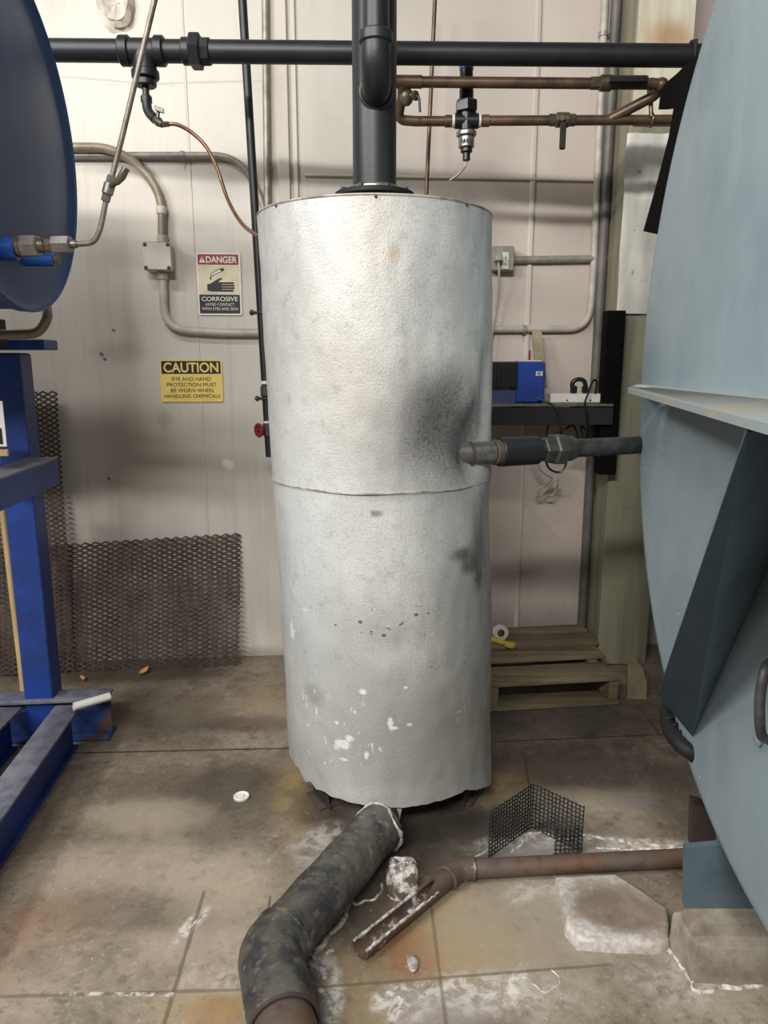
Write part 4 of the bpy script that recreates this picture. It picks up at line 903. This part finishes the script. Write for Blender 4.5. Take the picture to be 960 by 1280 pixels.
# ------------------------------------------------------------------ the big blue-grey vessel on the right
HT = V((-HN.y,HN.x,0))                        # along the head, towards the camera
if HT.y > 0: HT = -HT
vs_ = thing('pressure_vessel', (HP.x+.6,HP.y,.26), 'huge pale blue-grey vessel head filling the right side of the picture', 'tank')
mb = MB(); mb.lathe([(HR-.01,-2.2),(HR-.01,-.03)], HP, HN, 128); mb.build('shell', M['vessel'], vs_)
mb = MB(); mb.lathe([(HR-.005,-.05),(HR,-.045),(HR,-.016),(HR-.004,-.006),(HR-.012,-.001),(HR-.03,.0),(HR*.6,.0),(HR*.3,.0),(.02,.0)], HP, HN, 160); hd_ = mb.build('end_head', M['vessel'], vs_)
ZL = 1.378
zl = lambda px,py: PZ(px,py,ZL)
lug_pts = [PH(797,478), V((*zl(785,485).xy,ZL)), V((*zl(934,523).xy,ZL)), V((*zl(1010,543).xy,ZL)), None]
A_ = PH(797,478); A_ = V((A_.x,A_.y,ZL)); E_ = HP+HT*(1.33-.42); E_ = V((E_.x,E_.y,ZL))
B_ = zl(785,485); C_ = zl(934,523)
D_ = B_+(C_-B_)*1.35
poly = [A_, B_, C_, D_, E_]
hole_c = (A_*.62+C_*.20+B_*.18)
mb = MB(); mb.prism([p-V((0,0,.013)) for p in poly],(0,0,.013)); lug = mb.build('lifting_lug', M['lug'], vs_)
lug['label'] = 'dusty horizontal lug plate'
# oblong hole through the plate
cut = MB(); hc = PZ(838,489,ZL)
hc = A_+(B_-A_)*.40+(C_-B_).normalized()*.17
cut.cyl(hc-V((0,0,.1)),hc+V((0,0,.1)),.032,24); co_ = cut.build('hole_cutter', M['lug'], None)
md = lug.modifiers.new('hole','BOOLEAN'); md.operation = 'DIFFERENCE'; md.object = co_; md.solver = 'EXACT'
bpy.context.view_layer.update()
me_new = bpy.data.meshes.new_from_object(lug.evaluated_get(bpy.context.evaluated_depsgraph_get())) if False else None
# brace plate beneath the lug
gA = PH(866,916); gD = PH(1046,500); gC = V((*(C_+(B_-C_)*.0).xy, ZL-.013)); gB = P(823,864,gA.y-.02)
gD = V((gD.x,gD.y,ZL-.013))
nrm = (gD-gA).cross(gB-gA).normalized()
mb = MB(); mb.prism([gA,gB,gC,gD], nrm*.012); brc = mb.build('brace_plate', M['teal_dark'], vs_)
# small side plate (left web) closing the lug at its far end
# foot with base plate
ft = PZ(856,1135,.135); fx0, fy0 = ft.x, ft.y
mb = MB(); mb.prism([V((fx0,fy0,.135)),V((fx0+.40,fy0,.135)),V((fx0+.40,fy0,.36)),V((fx0+.12,fy0,.315)),V((fx0-.010,fy0,.300))],(0,.018,0)); mb.build('foot_plate', M['teal_dark'], vs_)
mb = MB(); mb.box((fx0+.20,fy0+.14,.225),(.018,.25,.18),bev=.002); mb.build('foot_web', M['foot_rust'], vs_)
# rear support bracket, black, behind the top left of the head
bp = [(868,70),(846,92),(834,102),(826,112),(823,137),(842,134),(836,170),(820,232),(804,289),(822,293),(850,260),(880,180),(905,70)]
mb = MB(); mb.prism([PX(x,y,.93) for x,y in bp],(.03,0,0)); mb.build('rear_bracket', M['soot_black'], vs_)
# dark hose beneath the brace
mb = MB(); mb.tube(smooth_path([PH(842,868,-.06),PH(834,890,-.0),PH(838,914,.02),PH(852,932,.02),PH(872,948,-.02),PH(884,975,-.10)],6),.021,14)
for k in range(5): mb.torus(PH(835+k*4.5,896+k*9.5,.012),(.3,-.3,-.8),.020,.005,16,6)
mb.build('rubber_hose', M['black_matte'], vs_)
# grab handle at the right edge
mb = MB(); mb.tube(fillet([PH(966,826,.0),PH(957,832,.05),PH(949,870,.06),PH(950,920,.06),PH(962,926,.0)],.04),.010,12)
mb.build('grab_handle', M['iron'], vs_)
mb = MB(); mb.lathe([(.018,0),(.018,.006),(.012,.010)],PH(950,922,.0),HN,16); mb.build('handle_boss', M['vessel'], vs_)

# ------------------------------------------------------------------ plinths on the floor at right
def slab(name, pts, z0, z1, mat, label, cat, inset=.012, jag=.006):
    n = len(pts); c = sum((V(p) for p in pts), V((0,0,0)))/n; dense = []
    for i in range(n):
        a, b = V(pts[i]), V(pts[(i+1)%n]); m_ = max(2,int((b-a).length/.03))
        for k in range(m_): dense.append(a+(b-a)*(k/m_))
    def ring(z, sc): 
        out = []
        for p in dense:
            d = (p-c); L = d.length; q = c+d*((L-sc+jag*mnoise.noise(V((p.x*14,p.y*14,z*9))))/L); out.append(V((q.x,q.y,z)))
        return out
    mb = MB(); mb.loft([ring(z0,0),ring(z0+(z1-z0)*.3,.002),ring(z1-.008,.004),ring(z1-.002,.008),ring(z1,inset+.004),ring(z1,inset+.05)])
    return tag(mb.build(name, mat, None, 50), label, cat)
h_ = .03
ps_ = [PZ(x,y,h_) for x,y in ((693,1094),(768,1089),(782,1097),(838,1134),(838,1175),(826,1180),(722,1176),(708,1158))]
cpt = sum(ps_,V((0,0,0)))/len(ps_)
ms = concrete_mat('crusted_slab', rgb(138,124,108), rgb(108,95,82), [((cpt.x-.005,cpt.y,h_),(.145,.098,1),-.35)])
slab('concrete_slab', ps_, -.002, h_, ms, 'low rounded concrete slab with white crusted edges in front of the rusty pipe', 'slab')
h2 = .10; h3 = .133
pb_ = [PZ(x,y,h2) for x,y in ((838,1139),(935,1135),(1090,1135),(1090,1196),(868,1183))]
slab('concrete_plinth', pb_, -.002, h2, M['pad'], 'broad broken concrete plinth on the floor at the lower right edge', 'plinth', .006, .008)
pu_ = [PZ(x,y,h3) for x,y in ((852,1132),(935,1130),(1070,1130),(1070,1158),(866,1155))]
slab('grout_pad', pu_, h2, h3, M['pad'], 'thin grout pad on the concrete plinth directly under the vessel foot', 'pad', .004, .005)
# the rusty plate behind
mb = MB(); a = PZ(866,1062); mb.prism([PZ(864,1062),PZ(864,1062)+V((.0,.02,.14)),PZ(864,1062)+V((.05,.03,.12)),PZ(900,1064)+V((0,.02,.05)),PZ(905,1064)],(.01,.05,0))
tag(mb.build('rubble_piece', M['rust_dark'], None), 'brown broken slab piece standing behind the vessel foot', 'rubble')

# ------------------------------------------------------------------ drains on the floor
ZD = .105
dr = thing('drain_pipe', PZ(400,1120), 'thick dark wrapped drain pipe running from under the tank to the lower left', 'pipe')
d0, d1, d2 = PZ(476,1032,ZD), PZ(351,1176,ZD), PZ(359,1300,ZD-.005)
mb = MB(); mb.tube([d0+(d1-d0)*k/12 for k in range(13)],[.0705+.0015*math.sin(k*1.7) for k in range(13)],36); mb.build('wrapped_run', M['drain'], dr)
dd = (d1-d0).normalized(); d1e = d1+dd*.045; ee = (d2-d1e).normalized()
q = PZ(354,1240,.182); k_ = (q-d1e).dot(ee); q = d1e+ee*k_
path = fillet([d1-dd*.02,d1e,q],.10,10)
mb = MB(); mb.tube(path,.0745,36,cap=False); mb.tube(path,.0705,36,cap=False); mb.build('wrapped_elbow', M['drain'], dr)
mb = MB(); mb.torus(d1-dd*.012,dd,.0725,.004,40,8); mb.build('wrap_edge', M['drain'], dr)
mb = MB(); mb.torus(q,ee,.0725,.0045,40,8); mb.build('torn_lip', M['rust_dark'], dr)
mb = MB(); mb.tube([q-ee*.06, q+ee*.5],.066,36); mb.build('rusty_end', M['rust'], dr)['label'] = 'bare rusty pipe end'
mb = MB()
rg = []
for k in range(40):
    t = 2*PI*k/39; a__, b__, _ = mb.frame(dd); rg.append(d0+dd*(.012+.012*math.sin(t*3))+(a__*math.cos(t)+b__*math.sin(t))*(.0715+.003*math.sin(7*t)))
mb.tube(rg,[(.004+.0055*max(0,math.sin(2*PI*k/39+2.6)))*(1+.35*math.sin(k*2.1)) for k in range(40)],8); mb.build('crust_ring', M['crust'], dr)['label'] = 'white mineral crust ring'
# rusty pipe with broken channel end
ZR = .03
rp = thing('rusty_pipe', PZ(640,1080), 'rusty small pipe along the floor ending in a broken open channel', 'pipe')
r0, r1, r2 = PZ(905,1070,ZR), PZ(572,1087,ZR), PZ(450,1186,ZR)
mb = MB(); mb.tube([r0+(r1-r0)*k/20 for k in range(20)],.0265,20); mb.build('pipe_run', M['rust'], rp)
r1b = r1+(r2-r1)*.12
mb = MB(); mb.tube(fillet([r1+(r0-r1)*.06,r1,r1b],.04),.031,20); mb.torus(r1+(r0-r1)*.055,(r0-r1),.030,.005,24,8); mb.torus(r1b,(r2-r1),.030,.005,24,8); mb.build('elbow', M['rust_crust'], rp)
mb = MB(); ax = (r2-r1b).normalized(); sd = V((-ax.y,ax.x,0)); rings = []
N_ = 26
for k in range(N_+1):
    p = r1b+(r2-r1b)*(k/N_); op = min(1,max(0,(k/N_-.15)/.25))*.95; ring = []
    for side in (0,1):
        for j in range(15):
            jj = j if side==0 else 14-j; t = -PI/2+op*0 + (jj/14-.5)*2*(PI-op*PI*.42)
            rr__ = (.027 if side==0 else .0215)+.0018*mnoise.noise(V((k*.7,jj*.8,side)))
            zt__ = .004*mnoise.noise(V((k*.9,5,1))) if jj in (0,14) else 0
            ring.append(p+sd*(rr__*math.cos(t))+ZZ*(rr__*math.sin(t)+zt__))
    rings.append(ring)
mb.loft(rings); mb.build('open_channel', M['rust_crust'], rp)
for s_ in (-1,1):
    mb = MB(); pts=[]; 
    for k in range(30):
        f = .2+.8*k/29; p = r1b+(r2-r1b)*f; pts.append(p+sd*(s_*.0225)+ZZ*(.008+.005*mnoise.noise(V((k*.8,s_,0)))))
    mb.tube(pts,[.0035+.003*abs(mnoise.noise(V((k*.9,s_*3,7)))) for k in range(30)],7); mb.build('crusted_edge', M['crust'], rp)
# crusted block between the drains
mb = MB(); c = PZ(503,1118); rings = []
prof = [(.036,.030,0),(.044,.033,.01),(.043,.032,.034),(.042,.031,.056),(.041,.030,.07),(.034,.026,.079),(.02,.016,.080),(.004,.004,.078)]
for i,(rx,ry,z) in enumerate(prof):
    ring = []
    for j in range(40):
        t = 2*PI*j/40; cx_ = abs(math.cos(t))**.5*(1 if math.cos(t)>0 else -1); sy_ = abs(math.sin(t))**.5*(1 if math.sin(t)>0 else -1)
        k = 1+.16*mnoise.noise(V((cx_*2.2,sy_*2.2,i*.8)))+.08*mnoise.noise(V((cx_*6,sy_*6,i*2)))
        ring.append(c+V((rx*cx_*k,ry*sy_*k+z*.35,z+.006*mnoise.noise(V((t*3,i,9))))))
    rings.append(ring)
mb.loft(rings); tag(mb.build('crusted_block', M['crust_dark'], None, 70), 'white crusted upright lump between the two drain pipes', 'block')

# folded wire guard
wg_pts = [PZ(611,1072), PZ(664,1034), PZ(727,1066), PZ(692,1068)]
wg_pts = [V((p.x,p.y,0)) for p in wg_pts]
mb = MB(); hgt = .155; pitch = .0135; wr = .0021
lv = [0]
for a, b in zip(wg_pts, wg_pts[1:]): lv.append(lv[-1]+(b-a).length)
def wpt(s_):
    for i in range(len(wg_pts)-1):
        if s_ <= lv[i+1] or i == len(wg_pts)-2:
            k = (s_-lv[i])/(lv[i+1]-lv[i]); return wg_pts[i]+(wg_pts[i+1]-wg_pts[i])*k
nw = int(lv[-1]/pitch); nh = int(hgt/pitch)
for i in range(nw+1):
    p = wpt(i*pitch); zlow = 0 if i < 3 or i > nw*.42 else .0
    top = hgt*(1 if i*pitch < lv[2] else .55); mb.tube([p+V((0,0,.001)),p+V((0,0,top*.5))+V((.002*math.sin(i),.001,0)),p+V((0,0,top))],wr,5)
for k in range(nh+1):
    z = .002+k*pitch; end = lv[-1] if z < hgt*.55 else lv[2]
    pts = [wpt(s_)+V((0,0,z+.0015*math.sin(s_*200+k))) for s_ in [end*i/60 for i in range(61)]]
    pts = [p for p in pts]; mb.tube(pts,wr,5)
tag(mb.build('wire_mesh_guard', M['wirecloth'], None, 0), 'dark folded wire mesh strip standing on the floor right of the tank base', 'wire mesh')

# ------------------------------------------------------------------ little things on the floor
ld_ = thing('white_lid', PZ(302,997), 'small white round cap lying on the dark oblong floor patch', 'cap')
p = PZ(302,997)
mb = MB(); mb.lathe([(.0,0),(.026,0),(.0275,.003),(.0265,.008),(.023,.010),(.019,.007),(.0,.006)],p,seg=32); mb.build('cap_disc', M['white_plastic'], ld_)
mb = MB(); mb.lathe([(.009,.005),(.009,.011),(.005,.011),(.004,.006)],p,seg=20); mb.build('centre_ring', M['white_plastic'], ld_)
def leaf(px,py,L,rz,label):
    p = PZ(px,py); mb = MB(); d = V((math.cos(rz),math.sin(rz),0)); e = V((-d.y,d.x,0)); rows=[]
    for k in range(9):
        t = k/8; w_ = L*.3*math.sin(PI*min(1,t*1.05))**.8+.001; z = .006+.02*t*t*(1 if L>.05 else .4)
        rows.append([p+d*(L*(t-.5))-e*w_+ZZ*(z+.008), p+d*(L*(t-.5))+ZZ*z, p+d*(L*(t-.5))+e*w_+ZZ*(z+.009)])
    mb.loft(rows, cap=False, closed=False); mb.loft([[q-ZZ*.0012 for q in r] for r in rows], cap=False, closed=False)
    tag(mb.build('dry_leaf', M['leaf'], None), label, 'leaf', 'dry leaves on the floor')
leaf(180,843,.055,.9,'larger curled orange dry leaf at the foot of the mesh sheet')
leaf(103,851,.038,2.4,'small orange dry leaf nearer the blue stand')
mb = MB(); p = PZ(516,1206); rings=[]
for i,(r,z) in enumerate(((.016,.0),(.018,.006),(.012,.014),(.003,.018))):
    rings.append([p+V((r*(1.0+.4*mnoise.noise(V((j,i,0))))*math.cos(2*PI*j/12)*.8,r*1.5*(1+.4*mnoise.noise(V((j,i,4))))*math.sin(2*PI*j/12),z)) for j in range(12)])
mb.loft(rings); tag(mb.build('floor_chip', M['crust'], None), 'small pale chip lying on the ochre floor stain', 'debris')
# raised white mineral crust beside the drains (nobody could count its flakes)
mb = MB()
def crust_line(pts, w, h):
    pts = smooth_path([PZ(x,y) for x,y in pts], 10); rings=[]
    for i,p in enumerate(pts):
        d = (pts[min(i+1,len(pts)-1)]-pts[max(i-1,0)]).normalized(); e = V((-d.y,d.x,0)); w_ = w*(.55+.9*abs(mnoise.noise(V((p.x*22,p.y*22,1)))))*(.3 if i in (0,len(pts)-1) else 1)
        off = e*(.012*mnoise.noise(V((p.x*30,p.y*30,4)))); hh = h*(.5+abs(mnoise.noise(V((p.x*40,p.y*40,2)))))
        rings.append([p+off+e*w_*k+ZZ*(hh*(1-abs(k))**.7-.001*abs(k)) for k in (-1,-.6,-.2,.2,.6,1)])
    mb.loft(rings)
for pts,w,h in (([(386,1195),(404,1182),(412,1168),(426,1155),(433,1138),(440,1122)],.011,.010),([(380,1188),(400,1196),(418,1186)],.008,.008),([(440,1122),(446,1130),(470,1122),(478,1104)],.006,.006),
                ([(382,1205),(398,1212),(410,1222)],.014,.006),([(398,1236),(412,1248),(416,1268),(408,1284)],.012,.005),([(484,1240),(500,1250),(490,1268)],.012,.004),
                ([(640,1066),(668,1040),(700,1048),(740,1042)],.006,.006),([(740,1044),(770,1050),(800,1054),(855,1058)],.010,.008),([(745,1060),(800,1062),(850,1062)],.007,.006),([(590,1072),(612,1062),(640,1050)],.005,.005),
                ([(832,1182),(846,1200),(862,1222),(872,1238),(900,1236),(960,1232)],.008,.010),([(663,1232),(676,1240),(690,1236),(697,1226),(690,1212)],.004,.004),([(422,1045),(432,1052)],.006,.004),
                ([(474,1022),(486,1040),(484,1056)],.006,.01),([(234,1165),(242,1156),(250,1142)],.004,.004)): crust_line(pts,w,h)
o = mb.build('mineral_crust', M['crust'], None, 60); o['kind'] = 'stuff'; tag(o, 'white mineral crust lines spread over the floor around the drains', 'mineral crust')

# resolve the lug's hole and drop the cutter
bpy.context.view_layer.update()
dg = bpy.context.evaluated_depsgraph_get(); me_n = bpy.data.meshes.new_from_object(lug.evaluated_get(dg)); lug.modifiers.clear(); lug.data = me_n
bpy.data.objects.remove(co_)

# ------------------------------------------------------------------ light
def strip(name, loc, sx, sy, power, target=None, col=(1,.985,.96)):
    l = bpy.data.lights.new(name,'AREA'); l.shape = 'RECTANGLE'; l.size = sx; l.size_y = sy; l.energy = power; l.color = col
    o = bpy.data.objects.new(name,l); COL.objects.link(o); o.location = loc
    if target: o.rotation_euler = (V(target)-V(loc)).to_track_quat('-Z','Y').to_euler()
    return o
strip('overhead_lamp', (-1.9,.95,4.1), 2.4, .18, 72)
strip('rear_lamp', (-1.2,-3.0,4.3), 2.6, .25, 320, (-.6,1.8,1.1))
l3 = strip('side_lamp', (-3.4,-.4,3.6), 2.4, .25, 165, (.9,1.4,.9))
w_ = bpy.data.worlds.new('hall_light'); SC.world = w_; w_.use_nodes = True
bg = w_.node_tree.nodes['Background']; bg.inputs[0].default_value = (.84,.85,.85,1); bg.inputs[1].default_value = .14
SC.view_settings.view_transform = 'Standard'; SC.view_settings.look = 'None'; SC.view_settings.gamma = 1; SC.view_settings.exposure = -.05
try: SC.view_settings.use_curve_mapping = False
except Exception: pass
